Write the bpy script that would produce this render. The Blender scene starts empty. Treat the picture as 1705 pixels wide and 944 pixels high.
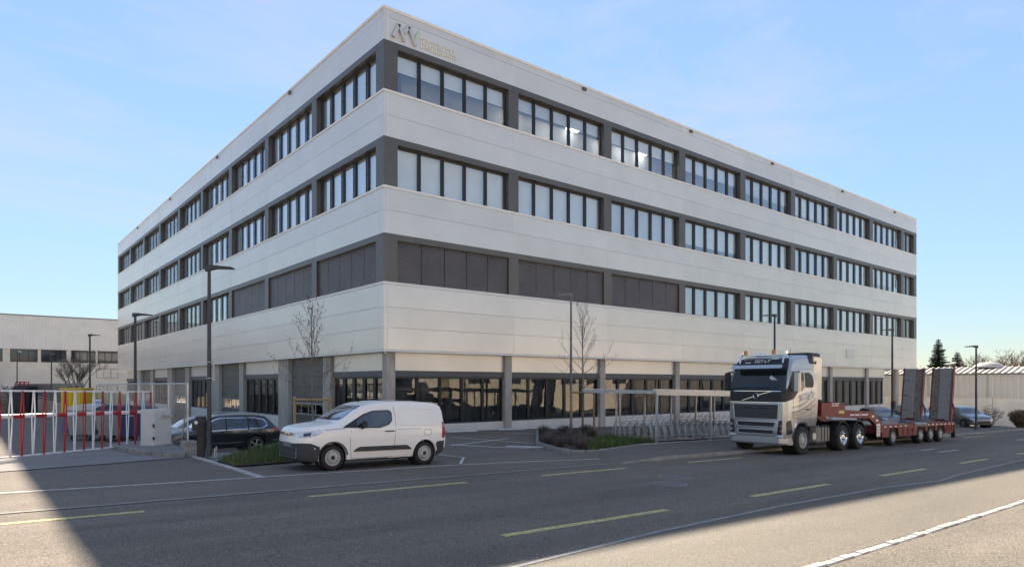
import bpy, bmesh, math, random
from mathutils import Vector, Matrix
from mathutils.bvhtree import BVHTree
from mathutils.geometry import delaunay_2d_cdt
R = math.radians
rnd = random.Random(7)
sc = bpy.context.scene
COL = sc.collection

# ------------------------------------------------------------------ camera, sky, sun, exposure
# World X runs along the street (and the long street facade), Y runs away from the camera across it.
cam_d = bpy.data.cameras.new('camera')
cam = bpy.data.objects.new('camera', cam_d); COL.objects.link(cam)
cam.location = (0, 0, 2.1)
cam.rotation_euler = (R(90), 0, -math.atan2(.6347, .7727))
cam_d.sensor_width = 36.0
cam_d.lens = 1115 / 1705 * 36
cam_d.shift_y = (639 - 472) / 1705
cam_d.clip_start = .1; cam_d.clip_end = 3000
sc.camera = cam

SUN_EL, SUN_ROT = R(37.6), math.atan2(.545, .836)      # azimuth measured from +Y towards +X
world = bpy.data.worlds.new('World'); sc.world = world; world.use_nodes = True
wn, wl = world.node_tree.nodes, world.node_tree.links
wn.clear()
sky_t = wn.new('ShaderNodeTexSky'); sky_t.sky_type = 'NISHITA'; sky_t.sun_disc = False
sky_t.sun_elevation = SUN_EL; sky_t.sun_rotation = SUN_ROT
sky_t.altitude = 400; sky_t.air_density = 1.0; sky_t.dust_density = 0; sky_t.ozone_density = 2.4
bg = wn.new('ShaderNodeBackground'); bg.inputs['Strength'].default_value = .081
wo = wn.new('ShaderNodeOutputWorld')
tc = wn.new('ShaderNodeTexCoord'); mp = wn.new('ShaderNodeMapping')
mp.inputs['Scale'].default_value = (1.0, 2.2, 6.0); mp.inputs['Rotation'].default_value = (0, R(12), R(20))
cn = wn.new('ShaderNodeTexNoise'); cn.inputs['Scale'].default_value = 1.6; cn.inputs['Detail'].default_value = 9; cn.inputs['Roughness'].default_value = .6
cn.inputs['Distortion'].default_value = .5
cr = wn.new('ShaderNodeMapRange'); cr.inputs['From Min'].default_value = .46; cr.inputs['From Max'].default_value = .95
cr.inputs['To Min'].default_value = .06; cr.inputs['To Max'].default_value = .8
mx = wn.new('ShaderNodeMix'); mx.data_type = 'RGBA'
wl.new(tc.outputs['Generated'], mp.inputs['Vector']); wl.new(mp.outputs['Vector'], cn.inputs['Vector'])
wl.new(cn.outputs['Fac'], cr.inputs['Value']); wl.new(cr.outputs['Result'], mx.inputs['Factor'])
wl.new(sky_t.outputs['Color'], mx.inputs['A']); mx.inputs['B'].default_value = (5.2, 5.15, 5.1, 1)
# the whole dome compressed alike, as the photograph's tones are: colour / (1 + .30 * luminance)
lum = wn.new('ShaderNodeRGBToBW'); den = wn.new('ShaderNodeMath'); den.operation = 'MULTIPLY_ADD'; den.inputs[1].default_value = .30; den.inputs[2].default_value = 1
inv = wn.new('ShaderNodeMath'); inv.operation = 'DIVIDE'; inv.inputs[0].default_value = 1.0
scl = wn.new('ShaderNodeVectorMath'); scl.operation = 'SCALE'
wl.new(mx.outputs['Result'], lum.inputs['Color']); wl.new(lum.outputs['Val'], den.inputs[0]); wl.new(den.outputs[0], inv.inputs[1])
wl.new(mx.outputs['Result'], scl.inputs[0]); wl.new(inv.outputs[0], scl.inputs['Scale'])
wl.new(scl.outputs['Vector'], bg.inputs['Color']); wl.new(bg.outputs['Background'], wo.inputs['Surface'])

sun_d = bpy.data.lights.new('sun', 'SUN'); sun_d.energy = 2.95; sun_d.angle = R(.53); sun_d.color = (1, .89, .74)
sun = bpy.data.objects.new('sun', sun_d); COL.objects.link(sun)
sdir = Vector((math.sin(SUN_ROT) * math.cos(SUN_EL), math.cos(SUN_ROT) * math.cos(SUN_EL), math.sin(SUN_EL)))
sun.rotation_euler = (-sdir).to_track_quat('-Z', 'Y').to_euler(); sun.location = sdir * 200
vs = sc.view_settings
vs.view_transform = 'Standard'; vs.look = 'None'; vs.gamma = 1; vs.use_curve_mapping = False; vs.exposure = 2.22
sc.cycles.max_bounces = 8; sc.cycles.transparent_max_bounces = 12

# ------------------------------------------------------------------ materials
MATS = {}
def mat(name, col, rough=.6, metal=0.0, var=0.0, scale=4.0, bump=0.0, bscale=30.0, spec=.5, col2=None, stretch=None, coat=0.0, emit=None):
    if name in MATS: return MATS[name]
    m = bpy.data.materials.new(name); m.use_nodes = True
    n, l = m.node_tree.nodes, m.node_tree.links
    b = n['Principled BSDF']
    b.inputs['Base Color'].default_value = (*col, 1); b.inputs['Roughness'].default_value = rough
    b.inputs['Metallic'].default_value = metal; b.inputs['Specular IOR Level'].default_value = spec
    if coat: b.inputs['Coat Weight'].default_value = coat; b.inputs['Coat Roughness'].default_value = .05
    if emit: b.inputs['Emission Color'].default_value = (*emit[:3], 1); b.inputs['Emission Strength'].default_value = emit[3]
    if var or bump or col2:
        g = n.new('ShaderNodeNewGeometry'); vec = g.outputs['Position']
        if stretch:
            mm = n.new('ShaderNodeMapping'); mm.inputs['Scale'].default_value = stretch
            l.new(vec, mm.inputs['Vector']); vec = mm.outputs['Vector']
    if var or col2:
        t = n.new('ShaderNodeTexNoise'); t.inputs['Scale'].default_value = scale; t.inputs['Detail'].default_value = 8; t.inputs['Roughness'].default_value = .65
        l.new(vec, t.inputs['Vector'])
        r = n.new('ShaderNodeValToRGB')
        lo = [c * (1 - var) for c in col]; hi = [min(1, c * (1 + var)) for c in (col2 or col)]
        r.color_ramp.elements[0].position = .33; r.color_ramp.elements[1].position = .67
        r.color_ramp.elements[0].color = (*lo, 1); r.color_ramp.elements[1].color = (*hi, 1)
        l.new(t.outputs['Fac'], r.inputs['Fac']); l.new(r.outputs['Color'], b.inputs['Base Color'])
    if bump:
        t2 = n.new('ShaderNodeTexNoise'); t2.inputs['Scale'].default_value = bscale; t2.inputs['Detail'].default_value = 6
        l.new(vec, t2.inputs['Vector'])
        bp = n.new('ShaderNodeBump'); bp.inputs['Strength'].default_value = bump; bp.inputs['Distance'].default_value = .02
        l.new(t2.outputs['Fac'], bp.inputs['Height']); l.new(bp.outputs['Normal'], b.inputs['Normal'])
    MATS[name] = m
    return m

def glass(name, tint=(.9, .93, .95), ior=1.7, refl=1.0, wav=0.0, boost=0.0):
    if name in MATS: return MATS[name]
    m = bpy.data.materials.new(name); m.use_nodes = True
    n, l = m.node_tree.nodes, m.node_tree.links
    n.clear()
    out = n.new('ShaderNodeOutputMaterial'); mix = n.new('ShaderNodeMixShader')
    tr = n.new('ShaderNodeBsdfTransparent'); tr.inputs['Color'].default_value = (*tint, 1)
    gl = n.new('ShaderNodeBsdfGlossy'); gl.inputs['Roughness'].default_value = .012; gl.inputs['Color'].default_value = (refl, refl, refl, 1)
    # Schlick reflectance from the facing angle: the same on both faces of a pane
    lw = n.new('ShaderNodeLayerWeight'); lw.inputs['Blend'].default_value = .5
    pw = n.new('ShaderNodeMath'); pw.operation = 'POWER'; pw.inputs[1].default_value = 3.0; l.new(lw.outputs['Facing'], pw.inputs[0])
    f0 = ((ior - 1) / (ior + 1)) ** 2
    fr = n.new('ShaderNodeMath'); fr.operation = 'MULTIPLY_ADD'; fr.inputs[1].default_value = 1 - f0; fr.inputs[2].default_value = f0; l.new(pw.outputs[0], fr.inputs[0])
    if wav:
        g = n.new('ShaderNodeNewGeometry'); t = n.new('ShaderNodeTexNoise'); t.inputs['Scale'].default_value = .9; t.inputs['Detail'].default_value = 1.5
        l.new(g.outputs['Position'], t.inputs['Vector'])
        bp = n.new('ShaderNodeBump'); bp.inputs['Strength'].default_value = wav; bp.inputs['Distance'].default_value = .05
        l.new(t.outputs['Fac'], bp.inputs['Height']); l.new(bp.outputs['Normal'], gl.inputs['Normal'])
    f = fr.outputs[0]
    if boost:
        a = n.new('ShaderNodeMath'); a.operation = 'ADD'; a.use_clamp = True; a.inputs[1].default_value = boost
        l.new(f, a.inputs[0]); f = a.outputs[0]
    l.new(f, mix.inputs['Fac']); l.new(tr.outputs['BSDF'], mix.inputs[1]); l.new(gl.outputs['BSDF'], mix.inputs[2])
    l.new(mix.outputs['Shader'], out.inputs['Surface'])
    MATS[name] = m
    return m

def asphalt(name, col, big=.25, fine=.5, warm=(1, 1, 1), cracks=0.0, rough=.85, speck=.35, lanes=0.0):
    m = bpy.data.materials.new(name); m.use_nodes = True
    n, l = m.node_tree.nodes, m.node_tree.links
    b = n['Principled BSDF']; b.inputs['Roughness'].default_value = rough; b.inputs['Specular IOR Level'].default_value = .35
    g = n.new('ShaderNodeNewGeometry')
    t1 = n.new('ShaderNodeTexNoise'); t1.inputs['Scale'].default_value = .35; t1.inputs['Detail'].default_value = 7; t1.inputs['Roughness'].default_value = .7
    mp_ = n.new('ShaderNodeMapping'); mp_.inputs['Scale'].default_value = (.45, 1.5, 1)      # wear drawn out along the street
    l.new(g.outputs['Position'], mp_.inputs['Vector']); l.new(mp_.outputs['Vector'], t1.inputs['Vector'])
    t2 = n.new('ShaderNodeTexNoise'); t2.inputs['Scale'].default_value = 45; t2.inputs['Detail'].default_value = 3
    v = n.new('ShaderNodeTexVoronoi'); v.inputs['Scale'].default_value = 70; v.feature = 'F1'
    l.new(g.outputs['Position'], t2.inputs['Vector']); l.new(g.outputs['Position'], v.inputs['Vector'])
    r1 = n.new('ShaderNodeMapRange'); r1.inputs['From Min'].default_value = .3; r1.inputs['From Max'].default_value = .7
    r1.inputs['To Min'].default_value = 1 - big; r1.inputs['To Max'].default_value = 1 + big
    r2 = n.new('ShaderNodeMapRange'); r2.inputs['From Min'].default_value = .3; r2.inputs['From Max'].default_value = .7
    r2.inputs['To Min'].default_value = 1 - fine; r2.inputs['To Max'].default_value = 1 + fine
    r3 = n.new('ShaderNodeMapRange'); r3.inputs['From Min'].default_value = 0; r3.inputs['From Max'].default_value = 1     # stone chips of differing tone
    r3.inputs['To Min'].default_value = 1 - speck; r3.inputs['To Max'].default_value = 1 + speck
    sp = n.new('ShaderNodeSeparateColor'); l.new(v.outputs['Color'], sp.inputs['Color'])
    if lanes:      # tyre-worn streaks along the street
        ml = n.new('ShaderNodeMapping'); ml.inputs['Scale'].default_value = (.035, 1.25, 1); tl = n.new('ShaderNodeTexNoise'); tl.inputs['Scale'].default_value = 1.0; tl.inputs['Detail'].default_value = 5
        l.new(g.outputs['Position'], ml.inputs['Vector']); l.new(ml.outputs['Vector'], tl.inputs['Vector'])
    l.new(t1.outputs['Fac'], r1.inputs['Value']); l.new(t2.outputs['Fac'], r2.inputs['Value']); l.new(sp.outputs['Red'], r3.inputs['Value'])
    m1 = n.new('ShaderNodeMath'); m1.operation = 'MULTIPLY'; m2 = n.new('ShaderNodeMath'); m2.operation = 'MULTIPLY'
    l.new(r1.outputs['Result'], m1.inputs[0]); l.new(r2.outputs['Result'], m1.inputs[1])
    l.new(m1.outputs[0], m2.inputs[0]); l.new(r3.outputs['Result'], m2.inputs[1])
    fac = m2.outputs[0]
    if lanes:
        rl = n.new('ShaderNodeMapRange'); rl.inputs['From Min'].default_value = .32; rl.inputs['From Max'].default_value = .68; rl.inputs['To Min'].default_value = 1 - lanes; rl.inputs['To Max'].default_value = 1 + lanes
        l.new(tl.outputs['Fac'], rl.inputs['Value']); m4 = n.new('ShaderNodeMath'); m4.operation = 'MULTIPLY'; l.new(fac, m4.inputs[0]); l.new(rl.outputs['Result'], m4.inputs[1]); fac = m4.outputs[0]
    if cracks:
        vc = n.new('ShaderNodeTexVoronoi'); vc.feature = 'DISTANCE_TO_EDGE'; vc.inputs['Scale'].default_value = .22
        nd = n.new('ShaderNodeTexNoise'); nd.inputs['Scale'].default_value = 1.3; nd.inputs['Detail'].default_value = 6
        ad = n.new('ShaderNodeMixRGB'); ad.blend_type = 'ADD'; ad.inputs['Fac'].default_value = .9
        l.new(g.outputs['Position'], nd.inputs['Vector']); l.new(g.outputs['Position'], ad.inputs['Color1']); l.new(nd.outputs['Color'], ad.inputs['Color2'])
        l.new(ad.outputs['Color'], vc.inputs['Vector'])
        rc = n.new('ShaderNodeMapRange'); rc.inputs['From Min'].default_value = 0; rc.inputs['From Max'].default_value = .006
        rc.inputs['To Min'].default_value = 1 - cracks; rc.inputs['To Max'].default_value = 1
        l.new(vc.outputs['Distance'], rc.inputs['Value'])
        m3 = n.new('ShaderNodeMath'); m3.operation = 'MULTIPLY'; l.new(fac, m3.inputs[0]); l.new(rc.outputs['Result'], m3.inputs[1]); fac = m3.outputs[0]
    cm = n.new('ShaderNodeVectorMath'); cm.operation = 'SCALE'; cm.inputs[0].default_value = col
    l.new(fac, cm.inputs['Scale']); l.new(cm.outputs['Vector'], b.inputs['Base Color'])
    bp = n.new('ShaderNodeBump'); bp.inputs['Strength'].default_value = .35; bp.inputs['Distance'].default_value = .01
    l.new(v.outputs['Distance'], bp.inputs['Height']); l.new(bp.outputs['Normal'], b.inputs['Normal'])
    MATS[name] = m
    return m

CLAD = mat('cladding', (.715, .667, .603), .30, .35, var=.045, scale=.5, bump=.02, bscale=2.0)
_n, _l = CLAD.node_tree.nodes, CLAD.node_tree.links      # slight tone difference from panel to panel
_oi = _n.new('ShaderNodeObjectInfo'); _mr = _n.new('ShaderNodeMapRange'); _mr.inputs['To Min'].default_value = .955; _mr.inputs['To Max'].default_value = 1.03
_sc = _n.new('ShaderNodeVectorMath'); _sc.operation = 'SCALE'; _b = _n['Principled BSDF']; _src = _b.inputs['Base Color'].links[0].from_socket
_l.new(_oi.outputs['Random'], _mr.inputs['Value']); _l.new(_src, _sc.inputs[0]); _l.new(_mr.outputs['Result'], _sc.inputs['Scale']); _l.new(_sc.outputs['Vector'], _b.inputs['Base Color'])
TRIM = mat('pale_trim', (.80, .76, .70), .5)
JOINT = mat('joint_dark', (.12, .12, .12), .8)
ANTH = mat('anthracite', (.085, .088, .098), .45, .2, var=.08, scale=2)
PIER = mat('pier_grey', (.125, .112, .10), .4, .4, var=.08, scale=1.5)
FRAME = mat('window_frame', (.035, .035, .038), .4)
BLIND = mat('roller_blind', (.80, .80, .78), .8, var=.05, scale=.6)
SHADE = mat('slatted_blind', (.18, .152, .13), .38, .45, var=.12, scale=.8)
ROOM = mat('room_wall', (.50, .50, .49), .9, var=.3, scale=.35)
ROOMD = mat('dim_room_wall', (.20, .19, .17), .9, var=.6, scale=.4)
CONC = mat('column_concrete', (.42, .37, .315), .8, var=.18, scale=3, bump=.15, stretch=(1, 1, .3))
PLINTH = mat('plinth', (.72, .66, .59), .8, var=.08, scale=2)
DOORM = mat('door_grey', (.12, .11, .10), .5, .1, var=.1, scale=1)
STRIP = mat('galvanised_strip', (.50, .48, .45), .5, .3)
GLASSU = glass('window_glass', (.93, .95, .96), 2.1, 1.0, wav=.03)
GLASSG = glass('ground_glass', (.6, .61, .61), 1.7, .65, wav=.10, boost=.0)
ROAD = asphalt('road_asphalt', (.165, .134, .102), big=.2, fine=.4, cracks=.25, speck=.5, lanes=.14)
PAVE = asphalt('pavement_asphalt', (.170, .138, .107), big=.16, fine=.3, cracks=.35, speck=.4, lanes=.06)
YARD = asphalt('yard_asphalt', (.170, .138, .108), big=.2, fine=.3)
NEAR = asphalt('near_pavement_asphalt', (.14, .12, .092), big=.16, fine=.28, speck=.35, lanes=.08)
NEARG = asphalt('gritty_verge', (.14, .118, .09), big=.35, fine=.6, speck=.5)
APRON = asphalt('apron_concrete', (.24, .22, .20), big=.2, fine=.18, speck=.15)
GRAVEL = asphalt('gravel_strip', (.20, .19, .17), big=.3, fine=.5, speck=.6)
KERB = mat('kerb_stone', (.25, .235, .21), .85, var=.25, scale=3, bump=.3, bscale=25)
LIGHTK = mat('light_kerb_stone', (.42, .39, .35), .85, var=.2, scale=5, bump=.4, bscale=18)
YEL = mat('yellow_paint', (.38, .325, .14), .8, var=.35, scale=14, col2=(.55, .47, .19))
WHI = mat('white_paint', (.46, .43, .39), .8, var=.35, scale=14, col2=(.66, .63, .58))
def mixw(c, k): return tuple(x * k for x in c)
GALV = mat('galvanised', (.52, .51, .49), .42, .6, var=.12, scale=6)
DARKM = mat('dark_lamp_metal', (.055, .056, .060), .5, .3)
WHITEP = mat('white_powder_coat', (.78, .77, .75), .4)
REDP = mat('red_powder_coat', (.42, .022, .020), .45)
CABM = mat('cabinet_grey', (.60, .57, .53), .45, var=.05, scale=2)
BLACK = mat('black_plastic', (.018, .018, .019), .55)
RUB = mat('rubber', (.022, .021, .020), .85, var=.3, scale=9, bump=.1)
WOOD = mat('stake_wood', (.36, .25, .13), .8, var=.35, scale=5, stretch=(6, 6, .8), bump=.2)
BARK = mat('bark', (.13, .105, .085), .9, var=.35, scale=8, bump=.3)

# ------------------------------------------------------------------ helpers
def S(x, a, b):
    t = min(1.0, max(0.0, (x - a) / (b - a))); return t * t * (3 - 2 * t)
def G(u, v):
    """height of the ground: the street falls 2 % to the right, a ramp dips beside the building's left side"""
    z = -.02 * max(-60, min(200, u)) - .035 * min(max(u - 60, 0), 30)
    if v > 19:
        a = S(v, 19.5, 25); r = S(u, 12, 14.6) * (1 - S(v, 27, 31))
        b = S(v, 22.6, 26) * S(u, 5.75, 6.45) * (1 - r) * (1 - S(u, 70, 80))
        z += a * .18 * r - b * (.55 + .25 * S(v, 30, 41))
    return z

ROOTLOC = {}
def tag(o, label=None, cat=None, group=None, kind=None):
    if label: o['label'] = label
    if cat: o['category'] = cat
    if group: o['group'] = group
    if kind: o['kind'] = kind
    return o
def thing(name, label, cat, loc=(0, 0, 0), rz=0.0, group=None):
    o = bpy.data.objects.new(name, None); COL.objects.link(o)
    o.location = loc; o.rotation_euler = (0, 0, rz); o.empty_display_size = .2
    return tag(o, label, cat, group)
def link(name, me, parent=None, loc=(0, 0, 0)):
    o = bpy.data.objects.new(name, me); COL.objects.link(o)
    if parent: o.parent = parent
    o.location = loc
    return o
def kids(o): return [c for c in list(COL.objects) if c.parent == o]
CH = {}
def dup(root, loc, rz=None, label=None, group=None):
    if root.name not in CH:
        CH[root.name] = [(c, kids(c)) for c in kids(root)]
    r = root.copy(); COL.objects.link(r); r.location = loc
    if rz is not None: r.rotation_euler = (0, 0, rz)
    if label: r['label'] = label
    if group: r['group'] = group
    for c, gs in CH[root.name]:
        n = c.copy(); COL.objects.link(n); n.parent = r
        for g in gs:
            k = g.copy(); COL.objects.link(k); k.parent = n
    return r

class MB:
    def __init__(s): s.v = []; s.f = []; s.m = []; s.sm = []
    def add(s, vs, fs, mi=0, smooth=False):
        o = len(s.v); s.v += [tuple(p) for p in vs]; s.f += [[i + o for i in f] for f in fs]
        s.m += [mi] * len(fs); s.sm += [smooth] * len(fs); return s
    def box(s, x0, y0, z0, x1, y1, z1, mi=0):
        x0, x1 = sorted((x0, x1)); y0, y1 = sorted((y0, y1)); z0, z1 = sorted((z0, z1))
        v = [(x0, y0, z0), (x1, y0, z0), (x1, y1, z0), (x0, y1, z0), (x0, y0, z1), (x1, y0, z1), (x1, y1, z1), (x0, y1, z1)]
        return s.add(v, [(0, 3, 2, 1), (4, 5, 6, 7), (0, 1, 5, 4), (1, 2, 6, 5), (2, 3, 7, 6), (3, 0, 4, 7)], mi)
    def cbox(s, x0, y0, z0, x1, y1, z1, c=.02, mi=0):
        """box with chamfered vertical and top edges"""
        x0, x1 = sorted((x0, x1)); y0, y1 = sorted((y0, y1)); z0, z1 = sorted((z0, z1))
        def ring(i, z): return [(x0 + i + c, y0 + i, z), (x1 - i - c, y0 + i, z), (x1 - i, y0 + i + c, z), (x1 - i, y1 - i - c, z), (x1 - i - c, y1 - i, z), (x0 + i + c, y1 - i, z), (x0 + i, y1 - i - c, z), (x0 + i, y0 + i + c, z)]
        v = ring(0, z0) + ring(0, z1 - c) + ring(c, z1)
        f = [tuple(range(7, -1, -1)), tuple(range(16, 24))]
        for k in (0, 8):
            for i in range(8): j = (i + 1) % 8; f.append((k + i, k + j, k + 8 + j, k + 8 + i))
        return s.add(v, f, mi)
    def bar(s, p, q, w, h=None, mi=0, up=(0, 0, 1)):
        p, q = Vector(p), Vector(q); h = h or w; d = (q - p).normalized(); up = Vector(up)
        if abs(d.dot(up)) > .98: up = Vector((0, 1, 0))
        a = d.cross(up).normalized() * w / 2; b = a.cross(d).normalized() * h / 2
        v = [p - a - b, p + a - b, p + a + b, p - a + b, q - a - b, q + a - b, q + a + b, q - a + b]
        return s.add(v, [(3, 2, 1, 0), (4, 5, 6, 7), (0, 1, 5, 4), (1, 2, 6, 5), (2, 3, 7, 6), (3, 0, 4, 7)], mi)
    def tube(s, pts, r, n=8, mi=0, caps=True, smooth=True):
        pts = [Vector(p) for p in pts]; rs = r if isinstance(r, (list, tuple)) else [r] * len(pts)
        v, f = [], []; prev = None
        for i, p in enumerate(pts):
            d = (pts[min(i + 1, len(pts) - 1)] - pts[max(i - 1, 0)]).normalized()
            if prev is None:
                a = d.cross(Vector((0, 0, 1)) if abs(d.z) < .9 else Vector((1, 0, 0))).normalized()
            else: a = (prev - d * prev.dot(d)).normalized()
            prev = a; b = d.cross(a)
            for k in range(n):
                t = 2 * math.pi * k / n; v.append(p + (a * math.cos(t) + b * math.sin(t)) * rs[i])
        for i in range(len(pts) - 1):
            for k in range(n):
                k2 = (k + 1) % n; f.append((i * n + k, i * n + k2, (i + 1) * n + k2, (i + 1) * n + k))
        if caps:
            f.append(tuple(range(n - 1, -1, -1))); e = (len(pts) - 1) * n; f.append(tuple(range(e, e + n)))
        return s.add(v, f, mi, smooth)
    def lathe(s, prof, o=(0, 0, 0), axis='z', n=16, mi=0, smooth=True, closed=False):
        """prof: (radius, height along the axis)"""
        v, f = [], []
        for r, h in prof:
            for k in range(n):
                t = 2 * math.pi * k / n; c, d = r * math.cos(t), r * math.sin(t)
                p = (c, d, h) if axis == 'z' else (c, h, d) if axis == 'y' else (h, c, d)
                v.append((p[0] + o[0], p[1] + o[1], p[2] + o[2]))
        for i in range(len(prof) - 1):
            for k in range(n):
                k2 = (k + 1) % n; f.append((i * n + k, i * n + k2, (i + 1) * n + k2, (i + 1) * n + k))
        if not closed:
            f.append(tuple(range(n - 1, -1, -1))); e = (len(prof) - 1) * n; f.append(tuple(range(e, e + n)))
        return s.add(v, f, mi, smooth)
    def prism(s, poly, t, fn, mi=0):
        """poly in 2-D extruded from 0 to t; fn(a, b, t) -> xyz"""
        n = len(poly); v = [fn(a, b, 0) for a, b in poly] + [fn(a, b, t) for a, b in poly]
        f = [tuple(range(n - 1, -1, -1)), tuple(range(n, 2 * n))] + [(i, (i + 1) % n, n + (i + 1) % n, n + i) for i in range(n)]
        return s.add(v, f, mi)
    def mesh(s, name, mats, sharp=40):
        me = bpy.data.meshes.new(name); me.from_pydata(s.v, [], s.f)
        for m in (mats if isinstance(mats, (list, tuple)) else [mats]): me.materials.append(m)
        me.polygons.foreach_set('material_index', s.m); me.polygons.foreach_set('use_smooth', s.sm)
        bm = bmesh.new(); bm.from_mesh(me); bmesh.ops.recalc_face_normals(bm, faces=bm.faces); bm.to_mesh(me); bm.free()
        if any(s.sm): me.set_sharp_from_angle(angle=R(sharp))
        me.update(); return me
    def build(s, name, mats, parent=None, loc=(0, 0, 0), sharp=40):
        return link(name, s.mesh(name, mats, sharp), parent, loc)

def sheet(name, poly, m, dz, res=1.0, kind=None, skirt=0.0, parent=None, h=None):
    """a sheet following the ground, boundary poly in plan; h(u,v) adds height"""
    pts = [Vector((a, b)) for a, b in poly]; bd = []
    for i in range(len(pts)):
        p, q = pts[i], pts[(i + 1) % len(pts)]; k = max(1, int((q - p).length / res))
        bd += [p + (q - p) * j / k for j in range(k)]
    us = [p.x for p in bd]; vs_ = [p.y for p in bd]; inner = []
    u = math.floor(min(us) / res) * res + res * .5
    while u < max(us):
        v = math.floor(min(vs_) / res) * res + res * .5
        while v < max(vs_): inner.append(Vector((u, v))); v += res
        u += res
    n = len(bd)
    r = delaunay_2d_cdt(bd + inner, [], [list(range(n))], 1, 1e-5)
    V2, F = r[0], r[2]
    hh = h or (lambda a, b: 0.0)
    mb = MB(); mb.add([(p.x, p.y, G(p.x, p.y) + dz + hh(p.x, p.y)) for p in V2], F)
    if skirt:
        b3 = [(p.x, p.y, G(p.x, p.y) + dz + hh(p.x, p.y)) for p in bd]
        mb.add(b3 + [(a, b, c - skirt) for a, b, c in b3], [(i, (i + 1) % n, n + (i + 1) % n, n + i) for i in range(n)])
    me = bpy.data.meshes.new(name); me.from_pydata(mb.v, [], mb.f); me.materials.append(m)
    for p in me.polygons:
        if abs(p.normal.z) > .3 and p.normal.z < 0: p.flip()
    me.update()
    o = link(name, me, parent)
    if kind: o['kind'] = kind
    return o
def strip(name, path, w, m, dz, kind=None, skirt=0.0, res=.6, parent=None, h=None):
    """a line of width w laid along a path in plan"""
    P = [Vector(p) for p in path]; L, Rr = [], []
    for i, p in enumerate(P):
        d = (P[min(i + 1, len(P) - 1)] - P[max(i - 1, 0)]).normalized(); nn = Vector((-d.y, d.x)) * w / 2
        L.append(p + nn); Rr.append(p - nn)
    return sheet(name, [tuple(p) for p in L] + [tuple(p) for p in reversed(Rr)], m, dz, res, kind, skirt, parent, h)

# ------------------------------------------------------------------ ground, street, paint
def axis(lo, hi, a, b, step, grow=1.28):
    xs = [a]
    while xs[-1] < b: xs.append(xs[-1] + step)
    d = step
    while xs[-1] < hi: d *= grow; xs.append(xs[-1] + d)
    d = step
    while xs[0] > lo: d *= grow; xs.insert(0, xs[0] - d)
    return xs
gu, gv = axis(-900, 1200, -4, 40, .7), axis(-700, 1500, 2, 46, .7)
gm = MB(); gm.add([(a, b, G(a, b) - .014) for b in gv for a in gu],
       [(j * len(gu) + i, j * len(gu) + i + 1, (j + 1) * len(gu) + i + 1, (j + 1) * len(gu) + i) for j in range(len(gv) - 1) for i in range(len(gu) - 1)])
tag(gm.build('ground', YARD), kind='structure')
NK = [(-80, 6.0), (-5, 6.1), (5.2, 6.2), (8.3, 6.5), (12.2, 6.65), (16.7, 6.6), (19.4, 6.3), (21.4, 6.5), (28.8, 6.8), (220, 7.2)]
sheet('road', NK + [(220, 13.72), (-80, 13.72)], ROAD, 0.0, 2.5, 'structure')
ph = lambda u, v: .095 * S(u, 15.2, 17.6) * S(v, 13.4, 13.6)
sheet('pavement', [(-80, 13.72), (220, 13.72), (220, 17.35), (22.3, 17.35), (21, 17.4), (17.1, 16.3), (16.4, 16.2), (13.5, 15.3), (10.5, 15.75), (5.5, 15.95), (-80, 16.6)], PAVE, .006, 1.2, 'structure', h=ph)
sheet('near_pavement', [(-80, 4.1), (220, 4.1)] + list(reversed(NK)), NEAR, .006, 2.5, 'structure')
sheet('verge', [(-80, -14), (220, -14), (220, 4.1), (-80, 4.1)], NEARG, .002, 5, 'structure')
sheet('gate_apron', [(-3.5, 19.4), (.7, 20.3), (3.4, 21.1), (5.38, 21.9), (5.38, 27.2), (4.3, 26.6), (.8, 23.7), (-3.5, 20.1)], APRON, .004, .7, 'structure')
sheet('gravel', [(5.55, 19.9), (5.55, 22.3), (6.9, 24.6), (8.2, 24.6), (7.1, 22.2)], GRAVEL, .012, .4, 'structure')
strip('kerb_line', [(-80, 13.72), (15.4, 13.66)], .14, KERB, .012, 'structure', res=2)

# kerb stones one by one where the kerb rises beside the truck and beyond; flush light stones elsewhere
def stones(name, path, w, length, m, dz, hgt=None, bottom=.12, parent=None, limit=120, jit=.02):
    """a row of separate stones laid along a path; each stone is an object named kerb_stone"""
    n = 0; P = [Vector(p) for p in path]
    for p, q in zip(P[:-1], P[1:]):
        L = (q - p).length; k = max(1, round(L / length)); d = (q - p) / k; dn = d.normalized(); nn = Vector((-dn.y, dn.x)) * w / 2
        for i in range(k):
            if n >= limit: return
            a = p + d * i + dn * .008; b = p + d * (i + 1) - dn * .008; j = rnd.uniform(-jit, jit) * .3
            q4 = [a - nn, b - nn, b + nn, a + nn]; top = [G(c.x, c.y) + dz + (hgt(c.x) if hgt else 0) + j for c in q4]
            ce = (a + b) / 2; mb = MB(); c_ = .012
            ins = [q4[0] + nn.normalized() * c_ + dn * c_, q4[1] + nn.normalized() * c_ - dn * c_, q4[2] - nn.normalized() * c_ - dn * c_, q4[3] - nn.normalized() * c_ + dn * c_]
            v = [(c.x, c.y, t - bottom - .1) for c, t in zip(q4, top)] + [(c.x, c.y, t - c_) for c, t in zip(q4, top)] + [(c.x, c.y, t) for c, t in zip(ins, top)]
            f = [(8, 9, 10, 11)] + [(k0 + i0, k0 + (i0 + 1) % 4, k0 + 4 + (i0 + 1) % 4, k0 + 4 + i0) for k0 in (0, 4) for i0 in range(4)]
            mb.add(v, f); mb.build(name, m, parent); n += 1
kr = thing('raised_kerb', 'raised grey stone kerb of the far pavement, under the wheels of the parked truck', 'kerb', (16, 13.6, 0)); kr_off = Vector((16, 13.6, 0))
def stones_in(root, off, *a, **k):
    before = set(COL.objects)
    stones(*a, **k, parent=root)
    for o in COL.objects:
        if o not in before and o.parent == root: o.location = -off
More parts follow.
